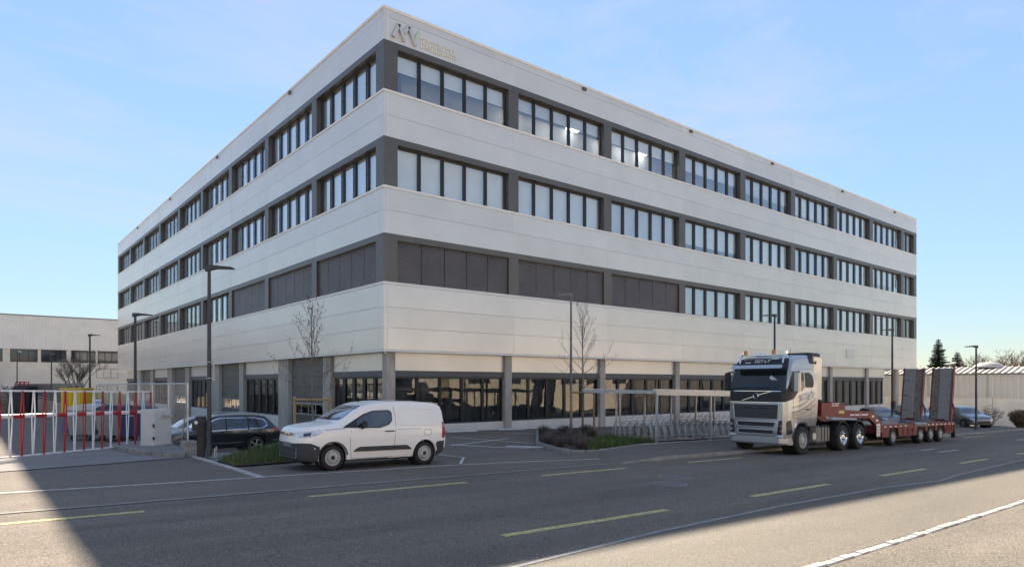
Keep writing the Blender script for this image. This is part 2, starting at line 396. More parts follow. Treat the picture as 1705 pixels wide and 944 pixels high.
stones_in(kr, kr_off, 'kerb_stone', [(15.4, 13.62), (42, 13.62), (66, 13.62)], .16, 1.0, KERB, .014, hgt=lambda u: .095 * S(u, 15.2, 17.6), bottom=.1)
kl = thing('side_kerb', 'low pale kerb running back from the pavement beside the gravel and grass strip', 'kerb', (5.46, 16, 0)); kl_off = Vector((5.46, 16, 0))
stones_in(kl, kl_off, 'kerb_stone', [(5.47, 15.9), (5.46, 22.0)], .15, 1.0, LIGHTK, .03)
ks = thing('stone_edging', 'rough whitish stone edging between the sunlit pavement and the gritty verge', 'edging', (8, 4.02, 0)); ks_off = Vector((8, 4.02, 0))
stones_in(ks, ks_off, 'edging_stone', [(4, 4.03), (12, 4.0), (36, 3.98)], .13, .24, LIGHTK, .022, jit=.03, limit=130)
tag(strip('near_kerb_line', NK[1:], .075, mat('near_kerb', (.3, .29, .275), .85, var=.2, scale=4), .012, res=1.5), kind='structure')
strip('pavement_edge_line', [(-8, 16.45), (.57, 16.19), (2.6, 16.05), (5.5, 15.92), (10.5, 15.75), (13.4, 15.32), (15.7, 14.75)], .09, WHI, .02, 'structure', h=ph)
def dash(u0, u1, v0, v1=None, w=.17, m=YEL, nm='lane_marking'):
    return tag(strip(nm, [(u0, v0), (u1, v1 or v0)], w, m, .005, res=1.5), kind='structure')
for a, b in ((-3.4, 2.37), (5.25, 9.04), (11.39, 14.6), (17.51, 20.5), (23.6, 27.1), (29.8, 33.4), (36, 39.6), (42.4, 46)): dash(a, b, 12.66)
for a, b in ((6.12, 9.96), (12.79, 16.22), (19.2, 22.4), (25.3, 28.2), (31.7, 35), (38, 41.4), (44.4, 48)): dash(a, b, 7.66)
dash(30.2, 31.6, 10.5, w=.1, m=WHI); dash(29.8, 32.0, 9.75, w=.1, m=WHI); dash(43, 46, 10.4, w=.12, m=WHI)
for p, q, w in (((14.6, 21.4), (16.75, 18.75), .17), ((16.1, 23.7), (18.1, 20.7), .11), ((18.7, 26.4), (21.4, 23.1), .11), ((14.4, 21.2), (18.3, 22.5), .11), ((21.6, 26.4), (22.6, 25.0), .11), ((12.2, 19.4), (12.4, 17.4), .1), ((11.2, 16.0), (12.3, 17.4), .08)):
    strip('bay_marking', [p, q], w, WHI, .006, 'structure', res=.8)
sheet('bay_symbol', [(16.1, 20.1), (16.5, 20.35), (17.5, 19.5), (17.2, 19.0)], WHI, .006, .5, 'structure')
for x, y, lab in ((14.02, 10.55, 'round iron manhole cover in the road, the farther of two'), (12.95, 9.85, 'round iron manhole cover in the road, the nearer of two')):
    t = thing('manhole_cover', lab, 'manhole cover', (x, y, G(x, y)), group='manhole covers in the road')
    t.rotation_euler = (0, R(1.15), 0)
    MB().lathe([(.33, 0), (.33, .009), (.30, .012), (.0, .012)], n=24).build('lid', mat('iron_lid', (.13, .125, .12), .6, .3, var=.2, scale=20), t)
    MB().lathe([(.335, .0), (.335, .011), (.40, .010), (.40, 0)], n=24, closed=True).build('ring', mat('concrete_ring', (.22, .21, .2), .85, var=.2, scale=8), t)
# wheel stops against the facade
for i, (x, y, lab) in enumerate(((18.6, 26.5, 'white concrete wheel stop nearest the white van, at the foot of the facade'), (22.0, 26.9, 'white concrete wheel stop beside the second column of the street facade'), (25.2, 26.9, 'white concrete wheel stop behind the slim lamp post and the right young tree'))):
    tag(MB().prism([(-.09, 0), (.09, 0), (.07, .11), (-.07, .11)], 1.75, lambda a, b, t, x=x, y=y: (x - .87 + t, y + a, G(x, y) - .03 + b)).build('wheel_stop', mat('wheel_stop_concrete', (.58, .56, .53), .8, var=.15, scale=5)), lab, 'wheel stop', 'wheel stops along the street facade')

# ------------------------------------------------------------------ the office building
BX, BY = 15.09, 27.72
RL, LL = 63.34, 68.5
bld = thing('office_building', 'large four storey grey clad office building with long ribbon windows on a street corner', 'building', (BX, BY, 0))
FR = lambda s, d, z: (s, d, z)
FL = lambda s, d, z: (d, s, z)
def fbox(mb, F, s0, d0, z0, s1, d1, z1, mi=0):
    a, b = F(s0, d0, z0), F(s1, d1, z1); return mb.box(*a, *b, mi)
ZT = 19.63
LINT = [(17.78, 18.07), (13.31, 13.60), (8.82, 9.11)]
SILL = [15.77, 11.32, 6.855]
rowsP = [(18.07, 19.14), (19.149, 19.49), (13.60, 14.60), (14.609, 15.65), (9.11, 10.18), (10.189, 11.20), (3.70, 4.72), (4.729, 5.68), (5.689, 6.735)]
RJ = [.2] + [7.41 * k + .42 for k in range(1, 9)] + [RL]
LJ = [.5] + [7.5 * k + .2 for k in range(1, 9)] + [LL]
cache = {}
for F, J, nm in ((FR, RJ, 'R'), (FL, LJ, 'L')):
    for z0, z1 in rowsP:
        for a, b in zip(J[:-1], J[1:]):
            key = (nm, round(b - a, 2), round(z1 - z0, 3))
            if key not in cache:
                mb = MB(); w, h, c = b - a - .012, z1 - z0, .004
                o = [F(.006, .1, 0), F(w + .006, .1, 0), F(w + .006, .1, h), F(.006, .1, h), F(.006, c, 0), F(w + .006, c, 0), F(w + .006, c, h), F(.006, c, h), F(.006 + c, 0, c), F(w + .006 - c, 0, c), F(w + .006 - c, 0, h - c), F(.006 + c, 0, h - c)]
                mb.add(o, [(8, 9, 10, 11)] + [(k0 + i, k0 + (i + 1) % 4, k0 + 4 + (i + 1) % 4, k0 + 4 + i) for k0 in (0, 4) for i in range(4)])
                cache[key] = mb.mesh('cladding_panel', CLAD)
            link('cladding_panel', cache[key], bld, F(a, 0, z0))
for z0, z1 in rowsP:
    poly = [(0, 0), (.2, 0), (.2, .1), (.1, .1), (.1, .5), (0, .5)]
    MB().prism(poly, z1 - z0, lambda a, b, t, z0=z0: (a, b, z0 + t)).build('corner_panel', CLAD, bld)
bands = [(18.07, 19.49), (13.60, 15.65), (9.11, 11.20), (3.70, 6.735)]
for F, J in ((FR, RJ), (FL, LJ)):
    for z0, z1 in bands:
        for a in J[1:-1] + [J[0]]:
            fbox(MB(), F, a - .017, -.006, z0, a + .017, .05, z1).build('joint_trim', TRIM, bld)
# slabs behind the cladding, coping, sills, lintels
for z0, z1 in ((3.62, 6.80), (8.86, 11.27), (13.35, 15.72), (17.82, 19.45)):
    MB().box(.115, .115, z0, RL - .02, LL - .02, z1).build('floor_slab', JOINT, bld)
for z0, z1 in ((6.80, 8.86), (11.27, 13.35), (15.72, 17.82)):
    MB().box(2.2, 2.2, z0, RL - .6, LL - .6, z1).build('inner_wall', ROOM, bld)
def Lring(name, z0, z1, out, inn, m):
    """an L-shaped strip running round the corner along both facades"""
    MB().prism([(-out, -out), (RL + out, -out), (RL + out, inn), (inn, inn), (inn, LL + out), (-out, LL + out)], z1 - z0, lambda a, b, t: (a, b, z0 + t)).build(name, m, bld)
Lring('coping', 19.49, ZT, .035, .4, TRIM)
for z in SILL: Lring('sill', z - .115, z, .03, .36, TRIM)
for z0, z1 in LINT: Lring('lintel', z0, z1, .004, .34, PIER)
Lring('bottom_trim', 3.60, 3.69, .02, .5, TRIM)
MB().box(.13, .13, 19.4, RL - .1, LL - .1, 19.47).build('roof', GRAVEL, bld)

def window(F, nm, a, b, z0, z1, d, np_, shut=False, frac=1.0, gl=None, blind=None):
    """ribbon window: frame with mullions, one pane per light, blind behind or slatted shade in front"""
    key = ('win', nm, round(b - a, 2), round(z1 - z0, 2), np_)
    w, h = b - a, z1 - z0; mw = .17
    if key not in cache:
        mb = MB(); fbox(mb, F, 0, d - .05, 0, w, d + .06, .07); fbox(mb, F, 0, d - .05, h - .09, w, d + .06, h)
        pw = (w - (np_ + 1) * mw + mw) / np_; xs = []; x = mw / 2
        fbox(mb, F, 0, d - .052, .07, mw / 2, d + .06, h - .09)
        for i in range(np_):
            xs.append(x); x += pw
            e = mw if i < np_ - 1 else mw / 2
            fbox(mb, F, x, d - .052, .07, x + e, d + .06, h - .09)
            if i < np_ - 1:
                fbox(mb, F, x + mw / 2 - .018, d - .13, 0, x + mw / 2 + .018, d - .1, h)
                fbox(mb, F, x + mw / 2 - .05, d - .1, h * .5, x + mw / 2 + .05, d - .05, h * .5 + .03)
            x += e
        pm = MB(); fbox(pm, F, 0, d - .006, .07, pw, d + .006, h - .09)
        cache[key] = (mb.mesh('window', FRAME), pm.mesh('pane', gl or GLASSU), xs, pw)
    wm, pmesh, xs, pw = cache[key]
    o = link('window', wm, bld, F(a, 0, z0))
    for x in xs: link('pane', pmesh, o, F(x, 0, 0))
    if shut:
        k2 = ('shade', nm, round(pw, 3))
        if k2 not in cache:
            sm = MB(); n = 26; dz = h / n; v = []; f = []
            W = pw + mw - .03
            for i in range(n):
                v += [F(-mw / 2 + .015, d - .22, i * dz), F(-mw / 2 + .015 + W, d - .22, i * dz), F(-mw / 2 + .015 + W, d - .195, i * dz + dz * .86), F(-mw / 2 + .015, d - .195, i * dz + dz * .86), F(-mw / 2 + .015 + W, d - .215, (i + 1) * dz), F(-mw / 2 + .015, d - .215, (i + 1) * dz)]
                q = i * 6; f += [(q, q + 1, q + 2, q + 3), (q + 3, q + 2, q + 4, q + 5)]
            sm.add(v, f); cache[k2] = sm.mesh('slatted_blind', SHADE)
        for x in xs: link('slatted_blind', cache[k2], o, F(x, 0, 0))
    elif frac:
        k3 = ('blind', nm, round(w, 2), round(frac, 2), round(h, 2), (blind or BLIND).name)
        if k3 not in cache:
            bm_ = MB(); fbox(bm_, F, .05, d + .12, h * (1 - frac) + .01, w - .05, d + .14, h - .02); cache[k3] = bm_.mesh('roller_blind', blind or BLIND)
        link('roller_blind', cache[k3], o)
    return o
DG = .31
BLIND2 = mat('roller_blind_grey', (.66, .67, .67), .8, var=.06, scale=.9); BLIND3 = mat('roller_blind_warm', (.82, .80, .75), .8, var=.06, scale=.9)
wr = random.Random(3)
for fi, (zs, (zl, _)) in enumerate(zip(SILL, LINT)):
    for F, nm, P, W, N in ((FR, 'R', 7.41, .68, 8), (FL, 'L', 7.5, .65, 9)):
        off = .05 if nm == 'R' else .12
        pk = MB(); fbox(pk, F, 0, .003, zs, W, DG + .07, zl); pme = pk.mesh('pier', PIER)
        for k in range(1, 9): link('pier', pme, bld, F(P * k + off, 0, 0))
        for k in range(N):
            a = P * k + off + W; b = P * (k + 1) + off
            shut = fi == 2 and k < 3
            if nm == 'R': fr = {0: (.42, .36, .4, .5, .6, .8, .9, 1)[k], 1: (1, .93, 1, .78, 1, .9, 1, .7)[k], 2: (1, 1, 1, .95, 1, .8, 1, 1)[k]}[fi]
            else: fr = wr.choice((1, 1, .95))
            window(F, nm, a, b, zs, zl, DG, 5, shut, fr, None, (BLIND, BLIND2, BLIND3)[(k * 7 + fi * 5 + (nm == 'L')) % 3])
    poly = [(.003, .003), (.73, .003), (.73, DG + .07), (DG + .07, DG + .07), (DG + .07, .77), (.003, .77)]
    MB().prism(poly, zl - zs, lambda a, b, t, zs=zs: (a, b, zs + t)).build('corner_pier', PIER, bld)
    window(FR, 'R', 7.41 * 8 + .73, RL - .72, zs, zl, DG, 2, False, 1.0)
    fbox(MB(), FR, RL - .72, .003, zs, RL, .8, zl).build('pier', PIER, bld)
    fbox(MB(), FL, 7.5 * 9 + .12, .003, zs, LL, .8, zl).build('pier', PIER, bld)
lampm = mat('lit_ceiling_panel', (.9, .9, .85), .5, emit=(1, .96, .88, 2.6))
for s, d in ((8.9, 1.0), (11.6, 1.0), (13.6, 1.5), (16.2, 1.1), (18.4, 1.3), (20.3, 1.6)):
    fbox(MB(), FR, s, d, 17.74, s + .9, d + .5, 17.80).build('ceiling_lamp', lampm, bld)
# ground floor, street side
Z0, ZB, ZW, ZP = -2.2, 2.45, 2.74, .09
def ground_bay(F, nm, a, b, np_, col=CLAD, frac=0, blind=None):
    fbox(MB(), F, a, .47, ZW + .003, b, .62, 3.6).build('spandrel_panel', col, bld)
    fbox(MB(), F, a, .44, ZB, b, .66, ZW).build('shutter_box', ANTH, bld)
    fbox(MB(), F, a, .46, Z0, b, .75, ZP).build('plinth', PLINTH, bld)
    window(F, nm + 'g', a, b, ZP, ZB, .6, np_, False, frac, GLASSG, blind)
cm = MB(); cm.cbox(0, 0, Z0, .47, .45, 3.595, .02); cme = cm.mesh('column', CONC)
SCREEN = mat('grey_screen', (.33, .32, .31), .9, var=.5, scale=.8, stretch=(2.5, 2.5, .4))
CURT = mat('pale_curtain', (.42, .40, .34), .9, var=.4, scale=1.5, stretch=(6, 6, .4))
link('column', cme, bld, (.33, .33, 0))
for k in range(1, 8): link('column', cme, bld, (7.41 * k + .05, .3, 0))
for k in range(7): ground_bay(FR, 'R', (7.41 * k + .52) if k else .80, 7.41 * (k + 1) + .05, 5, frac=1.0, blind=CURT if k >= 5 else SCREEN)
ground_bay(FR, 'R', 7.41 * 7 + .52, 56.1, 3, frac=1.0, blind=CURT)
fbox(MB(), FR, 56.1, .46, Z0, 56.3, .9, 3.6).build('end_wall', PLINTH, bld)
MB().lathe([(.3, Z0 - 1), (.3, 3.6)], (59.6, .65, 0), n=20).build('round_column', CONC, bld)
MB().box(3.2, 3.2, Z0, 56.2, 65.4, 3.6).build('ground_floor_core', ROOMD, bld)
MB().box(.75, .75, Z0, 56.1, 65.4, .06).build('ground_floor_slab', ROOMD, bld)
MB().box(56.1, .9, Z0 - 1, 56.28, 65.4, 3.6).build('end_wall', PLINTH, bld)
# ground floor, ramp side: windows and loading doors by turns
for a, b in ((.8, 6.45), (14.4, 21.0), (29.2, 35.6), (44, 50), (58.5, 65.4)): ground_bay(FL, 'L', a, b, 5, frac=1.0, blind=SCREEN)
for a, b in ((6.45, 7.3), (12.75, 14.25), (21.0, 21.75), (27.05, 29.05), (35.6, 36.75), (42.05, 43.85), (50, 51.15), (56.35, 58.35)):
    fbox(MB(), FL, a + .1, .32, Z0, b, .8, 3.595).build('column', CONC, bld)
for a, b in ((7.45, 12.6), (21.9, 26.9), (36.9, 41.9), (51.3, 56.2)):
    mb = MB(); z = -1.15
    while z < 3.5:                                  # sections of the overhead door, each with its own edge
        fbox(mb, FL, a, .56, z + .012, b, .66, min(3.6, z + .60)); z += .612
    for q in (a, b - .12): fbox(mb, FL, q, .545, .34, q + .12, .56, .95)
    dr = mb.build('loading_door', DOORM, bld)
    fbox(MB(), FL, a, .6, -1.2, b, .7, 3.6).build('door_backing', BLACK, dr)
    mb = MB(); fbox(mb, FL, a + .12, .535, .34, b - .12, .555, .95); mb.build('glazing', glass('door_glass', (.35, .36, .36), 1.9, wav=.3, boost=.12), dr)
    mb = MB()
    for z in (.31, .93): fbox(mb, FL, a, .52, z, b, .56, z + .05)
    for i in range(5): x = a + (b - a) * (i + .5) / 5; fbox(mb, FL, x - .02, .522, .36, x + .02, .558, .93)
    mb.build('glazing_frame', STRIP, dr)
    for q in (a - .13, b): fbox(MB(), FL, q, .3, Z0, q + .12, .56, 3.595).build('door_jamb', STRIP, bld)
# small things on the facades
mb = MB(); fbox(mb, FR, 43.0 + 3.9, -.03, 4.42, 44.6 + 3.9, .02, 5.28)
vg = mb.build('vent_grille', mat('vent_white', (.62, .62, .60), .5), bld)
for i in range(7): fbox(MB(), FR, 47.0, -.045, 4.47 + i * .115, 48.4, -.028, 4.53 + i * .115).build('louvre', TRIM, vg)
for s in (13.0, 23.4, 34.0, 46.0, 57.5): fbox(MB(), FR, s, -.10, 19.30, s + .28, .0, 19.47).build('roof_bracket', PIER, bld)
for s in (11.3, 26.0, 41.0, 56.0): fbox(MB(), FL, s, -.10, 19.30, s + .28, .0, 19.47).build('roof_bracket', PIER, bld)
MB().lathe([(0.0, 0), (.05, .01), (.06, .05), (.06, .08)], (.12, .12, 3.50), n=10).build('corner_camera', WHITEP, bld)
# the raised letters of the sign high on the corner
SIGN = mat('sign_letters', (.60, .58, .55), .4, .3); SIGNY = mat('sign_cream', (.74, .69, .56), .5); SIGNG = mat('sign_green', (.52, .62, .49), .5)
sg = thing('facade_sign', 'raised zigzag emblem with small cream lettering high on the building corner', 'sign', (BX + .45, BY - .001, 18.2))
def zig(mb, pts, w, mi=0):
    for p, q in zip(pts[:-1], pts[1:]): mb.bar((p[0], -.07, p[1]), (q[0], -.07, q[1]), w, .12, mi, up=(0, 1, 0))
mb = MB(); zig(mb, [(.0, .08), (.30, .74), (.62, .05)], .16); zig(mb, [(.56, .42), (.84, .80), (1.22, .02)], .16); mb.build('emblem', SIGN, sg)
mb = MB(); zig(mb, [(1.16, .3), (1.42, .72)], .14); mb.build('emblem_stroke', SIGNG, sg)
lr = random.Random(5)
for row in range(3):
    mb = MB(); x = 1.5
    while x < 3.55:
        w = lr.uniform(.07, .13)
        mb.box(x, -.03, .40 - row * .19, x + .028, 0, .54 - row * .19); mb.box(x + .03, -.03, .40 - row * .19 + lr.choice((0, .055, .11)), x + w, 0, .43 - row * .19 + lr.choice((.0, .055, .11)))
        x += w + (.10 if lr.random() < .12 else .03)
    tag(mb.build('lettering', SIGNY, sg), kind='stuff')

# ------------------------------------------------------------------ vehicles: lofted bodies, conforming panels
def curve(pts):
    """monotone cubic through (x, y) points"""
    xs = [p[0] for p in pts]; ys = [p[1] for p in pts]; n = len(xs)
    d = [(ys[i + 1] - ys[i]) / (xs[i + 1] - xs[i]) for i in range(n - 1)]
    m = [d[0]] + [0 if d[i - 1] * d[i] <= 0 else 2 * d[i - 1] * d[i] / (d[i - 1] + d[i]) for i in range(1, n - 1)] + [d[-1]]
    def f(x):
        if x <= xs[0]: return ys[0]
        if x >= xs[-1]: return ys[-1]
        i = max(k for k in range(n - 1) if xs[k] <= x); h = xs[i + 1] - xs[i]; t = (x - xs[i]) / h
        return ((1 + 2 * t) * (1 - t) ** 2 * ys[i] + t * (1 - t) ** 2 * h * m[i] + t * t * (3 - 2 * t) * ys[i + 1] + t * t * (t - 1) * h * m[i + 1])
    return f
def roundpath(c, rad, k=4):
    out = [Vector(c[0])]
    for i in range(1, len(c) - 1):
        p, a, b = Vector(c[i]), Vector(c[i - 1]), Vector(c[i + 1])
        r = min(rad[i], (a - p).length * .48, (b - p).length * .48)
        s, e = p + (a - p).normalized() * r, p + (b - p).normalized() * r
        for j in range(k + 1): t = j / k; out.append(s * (1 - t) ** 2 + p * 2 * t * (1 - t) + e * t * t)
    out.append(Vector(c[-1])); return out
def loft(L, top, bot, wid, belt, tw, rtop=.09, extra=(), n=46):
    """car body along +x (front at 0): top/bot/belt heights, half width at the belt and width ratio at the roof"""
    xs = sorted(set([round(L * i / n, 4) for i in range(n + 1)] + [.02, .05, .09, .14, .2, L - .02, L - .05, L - .1, L - .16] + list(extra)))
    mb = MB(); rows = []
    for x in xs:
        zt, zb, w = top(x), bot(x), wid(x); zbelt = min(belt(x), zt - .05); rt = tw(x)
        zs = zb + (zbelt - zb) * .22; zm = zb + (zbelt - zb) * .72
        wt = w * rt
        c = [(0, zb), (w * .93, zb), (w * .975, zs), (w, zm), (w * .985, zbelt), (wt, zt - .018 - .02 * rt), (wt * .5, zt - .002), (0, zt)]
        rad = [0, .06, .1, .15, .06, rtop, .3, 0]
        half = roundpath(c, rad)
        rows.append([(x, -p.x, p.y) for p in half] + [(x, p.x, p.y) for p in reversed(half[1:-1])])
    m = len(rows[0])
    v = [p for r in rows for p in r]; f = []
    for i in range(len(rows) - 1):
        for k in range(m): k2 = (k + 1) % m; f.append((i * m + k, i * m + k2, (i + 1) * m + k2, (i + 1) * m + k))
    f.append(tuple(range(m))); e = (len(rows) - 1) * m; f.append(tuple(range(e + m - 1, e - 1, -1)))
    mb.add(v, f, 0, True); return mb
def cut(me, cutters):
    """boolean difference on mesh data, through the depsgraph"""
    o = bpy.data.objects.new('tmp', me); COL.objects.link(o); tmp = [o]
    for c in cutters:
        k = bpy.data.objects.new('tmpc', c); COL.objects.link(k); tmp.append(k)
        md = o.modifiers.new('b', 'BOOLEAN'); md.operation = 'DIFFERENCE'; md.object = k; md.solver = 'EXACT'
    dg = bpy.context.evaluated_depsgraph_get(); r = bpy.data.meshes.new_from_object(o.evaluated_get(dg))
    for t in tmp: bpy.data.objects.remove(t)
    return r
def bvh_of(me): return BVHTree.FromPolygons([v.co.copy() for v in me.vertices], [list(p.vertices) for p in me.polygons])
def patch(bvh, poly, side, off=.006, res=.12, deep=.02, m=None, name='panel', parent=None, smooth=True):
    """a panel that follows the body: outline in the side's plane is cast onto the body.
    side: 'n' near (-y), 'f' far (+y): outline (x,z);  'front'/'rear': outline (y,z);  'top': outline (x,y)"""
    P = [Vector(p) for p in poly]; bd = []
    for i in range(len(P)):
        p, q = P[i], P[(i + 1) % len(P)]; k = max(1, int((q - p).length / res)); bd += [p + (q - p) * j / k for j in range(k)]
    inn = []; a0, a1 = min(p.x for p in bd), max(p.x for p in bd); b0, b1 = min(p.y for p in bd), max(p.y for p in bd)
    a = a0 + res / 2
    while a < a1:
        b = b0 + res / 2
        while b < b1: inn.append(Vector((a, b))); b += res
        a += res
    n = len(bd); r = delaunay_2d_cdt(bd + inn, [], [list(range(n))], 1, 1e-5); V2, F = r[0], r[2]
    D = {'n': Vector((0, 1, 0)), 'f': Vector((0, -1, 0)), 'front': Vector((1, 0, 0)), 'rear': Vector((-1, 0, 0)), 'top': Vector((0, 0, -1))}[side]
    def org(p):
        if side in 'nf': return Vector((p.x, 0, p.y)) - D * 8
        if side == 'top': return Vector((p.x, p.y, 9))
        return Vector((0, p.x, p.y)) - D * 30
    def cast(p):
        o = org(p); h = bvh.ray_cast(o, D)[0]
        if h is None:
            q = bvh.find_nearest(o + D * (30 if side in ('front', 'rear') else 7))[0]
            h = q
        return h
    v = [cast(p) for p in V2]; top = [h - D * off for h in v]
    mb = MB(); mb.add(top, F, 0, smooth)
    bi = {}
    for f_ in F:
        for i in range(len(f_)):
            e = (f_[i], f_[(i + 1) % len(f_)]); key = tuple(sorted(e)); bi[key] = None if key in bi else e
    base = len(mb.v); mp_ = {}
    for e in bi.values():
        if e:
            for i in e:
                if i not in mp_: mp_[i] = base + len(mp_); mb.v.append(tuple(top[i] + D * deep))
            mb.f.append([e[0], e[1], mp_[e[1]], mp_[e[0]]]); mb.m.append(0); mb.sm.append(False)
    return mb.build(name, m, parent, sharp=50)
def ell(cx_, cz, rx, rz, n=16, a0=0, a1=360): return [(cx_ + rx * math.cos(R(a0 + (a1 - a0) * i / n)), cz + rz * math.sin(R(a0 + (a1 - a0) * i / n))) for i in range(n + (a1 - a0 < 360))]
def rpoly(pts, r, k=3):
    out = []; n = len(pts)
    for i in range(n):
        p, a, b = Vector(pts[i]), Vector(pts[i - 1]), Vector(pts[(i + 1) % n])
        rr = min(r, (a - p).length * .45, (b - p).length * .45)
        s, e = p + (a - p).normalized() * rr, p + (b - p).normalized() * rr
        for j in range(k + 1): t = j / k; out.append(tuple(s * (1 - t) ** 2 + p * 2 * t * (1 - t) + e * t * t))
    return out
STEEL = mat('steel_rim', (.44, .43, .41), .45, .25, var=.15, scale=9)
CHROME = mat('chrome', (.72, .72, .73), .12, 1.0)
ALLOY = mat('alloy_rim', (.40, .40, .41), .3, .8)
CARGL = glass('car_glass', (.20, .22, .22), 1.6, 1.0, wav=.02, boost=.02)
DARKIN = mat('car_interior', (.02, .02, .022), .9)
LENS = mat('headlamp_lens', (.62, .64, .66), .06, .1, coat=1.0, var=.5, scale=14)
REDL = mat('tail_lamp_red', (.35, .012, .012), .15, coat=1.0)
ORANGE = mat('orange_lens', (.6, .16, .02), .25, coat=.6)
def wheel(parent, x, y, z, r, w, style='steel', outer=-1, rimm=None):
    """wheel with its axis along y, outer face towards outer*y; tyre, rim, hub"""
    o = outer; b = MB(); k = .66 if style != 'truck' else .56
    prof = [(r * k, -w / 2), (r * .90, -w / 2), (r * .97, -w * .42), (r, -w * .3), (r, w * .3), (r * .97, w * .42), (r * .90, w / 2), (r * k, w / 2), (r * k * .97, w * .3), (r * k * .97, -w * .3), (r * k, -w / 2)]
    b.lathe(prof, (0, 0, 0), 'y', 36, closed=True)
    for s in (-1, 1):       # tread grooves
        b.lathe([(r * 1.001, s * w * .12 - .006), (r * 1.006, s * w * .12 - .004), (r * 1.006, s * w * .12 + .004), (r * 1.001, s * w * .12 + .006)], (0, 0, 0), 'y', 36, closed=True)
    wo = b.build('wheel', RUB, parent, (x, y, z))
    f = o * w / 2
    m = MB()
    if style == 'steel':
        m.lathe([(r * .665, f * .99), (r * .64, f * 1.03), (r * .60, f * .9), (r * .56, f * .70), (r * .40, f * .78), (r * .36, f * .95), (r * .25, f * 1.0), (r * .10, f * 1.0), (.0, f * 1.0)], (0, 0, 0), 'y', 32, closed=True)
        rim = m.build('rim', STEEL, wo)
        for i in range(14):
            t = 2 * math.pi * i / 14; MB().lathe([(r * .045, f * .72), (r * .045, f * .84), (0, f * .84)], (r * .48 * math.cos(t), 0, r * .48 * math.sin(t)), 'y', 8).build('rim_slot', BLACK, wo)
        MB().lathe([(r * .18, f * .98), (r * .18, f * 1.05), (r * .12, f * 1.1), (0, f * 1.1)], (0, 0, 0), 'y', 14).build('hub_cap', BLACK, wo)
    elif style == 'alloy':
        m.lathe([(r * .68, f * .97), (r * .67, f * 1.05), (r * .61, f * 1.0), (r * .59, f * .2), (r * .66, f * .2), (r * .68, f * .97)], (0, 0, 0), 'y', 32, closed=True)
        for i in range(5):
            for q in (-.13, .13):
                t = 2 * math.pi * i / 5 + q; t0 = 2 * math.pi * i / 5
                m.bar((r * .08 * math.cos(t0), f * .98, r * .08 * math.sin(t0)), (r * .64 * math.cos(t), f * .92, r * .64 * math.sin(t)), r * .09, .03)
        m.lathe([(r * .15, f * .8), (r * .15, f * 1.02), (r * .1, f * 1.06), (0, f * 1.06)], (0, 0, 0), 'y', 14)
        m.build('rim', ALLOY, wo)
        MB().lathe([(r * .6, f * .55), (0, f * .55)], (0, 0, 0), 'y', 24).build('brake', BLACK, wo)
    else:
        cr_ = rimm or CHROME; d = style == 'truck'
        m.lathe([(r * .58, f * .98), (r * .56, f * 1.04), (r * .52, f * .94), (r * .49, f * .45), (r * .30, f * .50), (r * .27, f * .85), (r * .24, f * .98), (r * .13, f * 1.0), (r * .12, f * 1.12), (0, f * 1.14)], (0, 0, 0), 'y', 32, closed=True)
        m.build('rim', cr_, wo)
        nb = MB()
        for i in range(10):
            t = 2 * math.pi * i / 10; nb.lathe([(r * .028, f * .45), (r * .028, f * .58), (0, f * .6)], (r * .37 * math.cos(t), 0, r * .37 * math.sin(t)), 'y', 6)
        tag(nb.build('wheel_nuts', cr_, wo), kind='stuff')
    return wo
def arch(me, spots, r, w=1.0, y=.78):
    cs = []
    for x, z in spots:
        for s in (-1, 1):
            cs.append(MB().lathe([(r, s * (y - .28)), (r, s * (y + .6))], (x, 0, z), 'y', 40).mesh('c', BLACK))
    return cut(me, cs)
def text_mesh(txt, size, m, ext=.004, shear=0.0, name='lettering', spacing=1.0, parent=None, mtx=None, align='CENTER'):
    c = bpy.data.curves.new('t', 'FONT'); c.body = txt; c.size = size; c.extrude = ext; c.shear = shear; c.align_x = align; c.space_character = spacing; c.resolution_u = 2
    o = bpy.data.objects.new('t', c); COL.objects.link(o)
    me = bpy.data.meshes.new_from_object(o.evaluated_get(bpy.context.evaluated_depsgraph_get())); bpy.data.objects.remove(o)
    if mtx: me.transform(mtx)
    me.materials.clear(); me.materials.append(m)
    return link(name, me, parent)
def side_mtx(x, y, z, side='n', tilt=0.0):
    """text standing on the near side (-y), reading along +x"""
    return Matrix.Translation((x, y, z)) @ Matrix.Rotation(tilt, 4, 'Y') @ Matrix.Rotation(R(90), 4, 'X')
def front_mtx(x, y, z, lean=0.0, roll=0.0):
    """text on the front (facing -x), reading from +y to -y"""
    return Matrix.Translation((x, y, z)) @ Matrix.Rotation(R(-90), 4, 'Z') @ Matrix.Rotation(R(90) - lean, 4, 'X') @ Matrix.Rotation(roll, 4, 'Z')

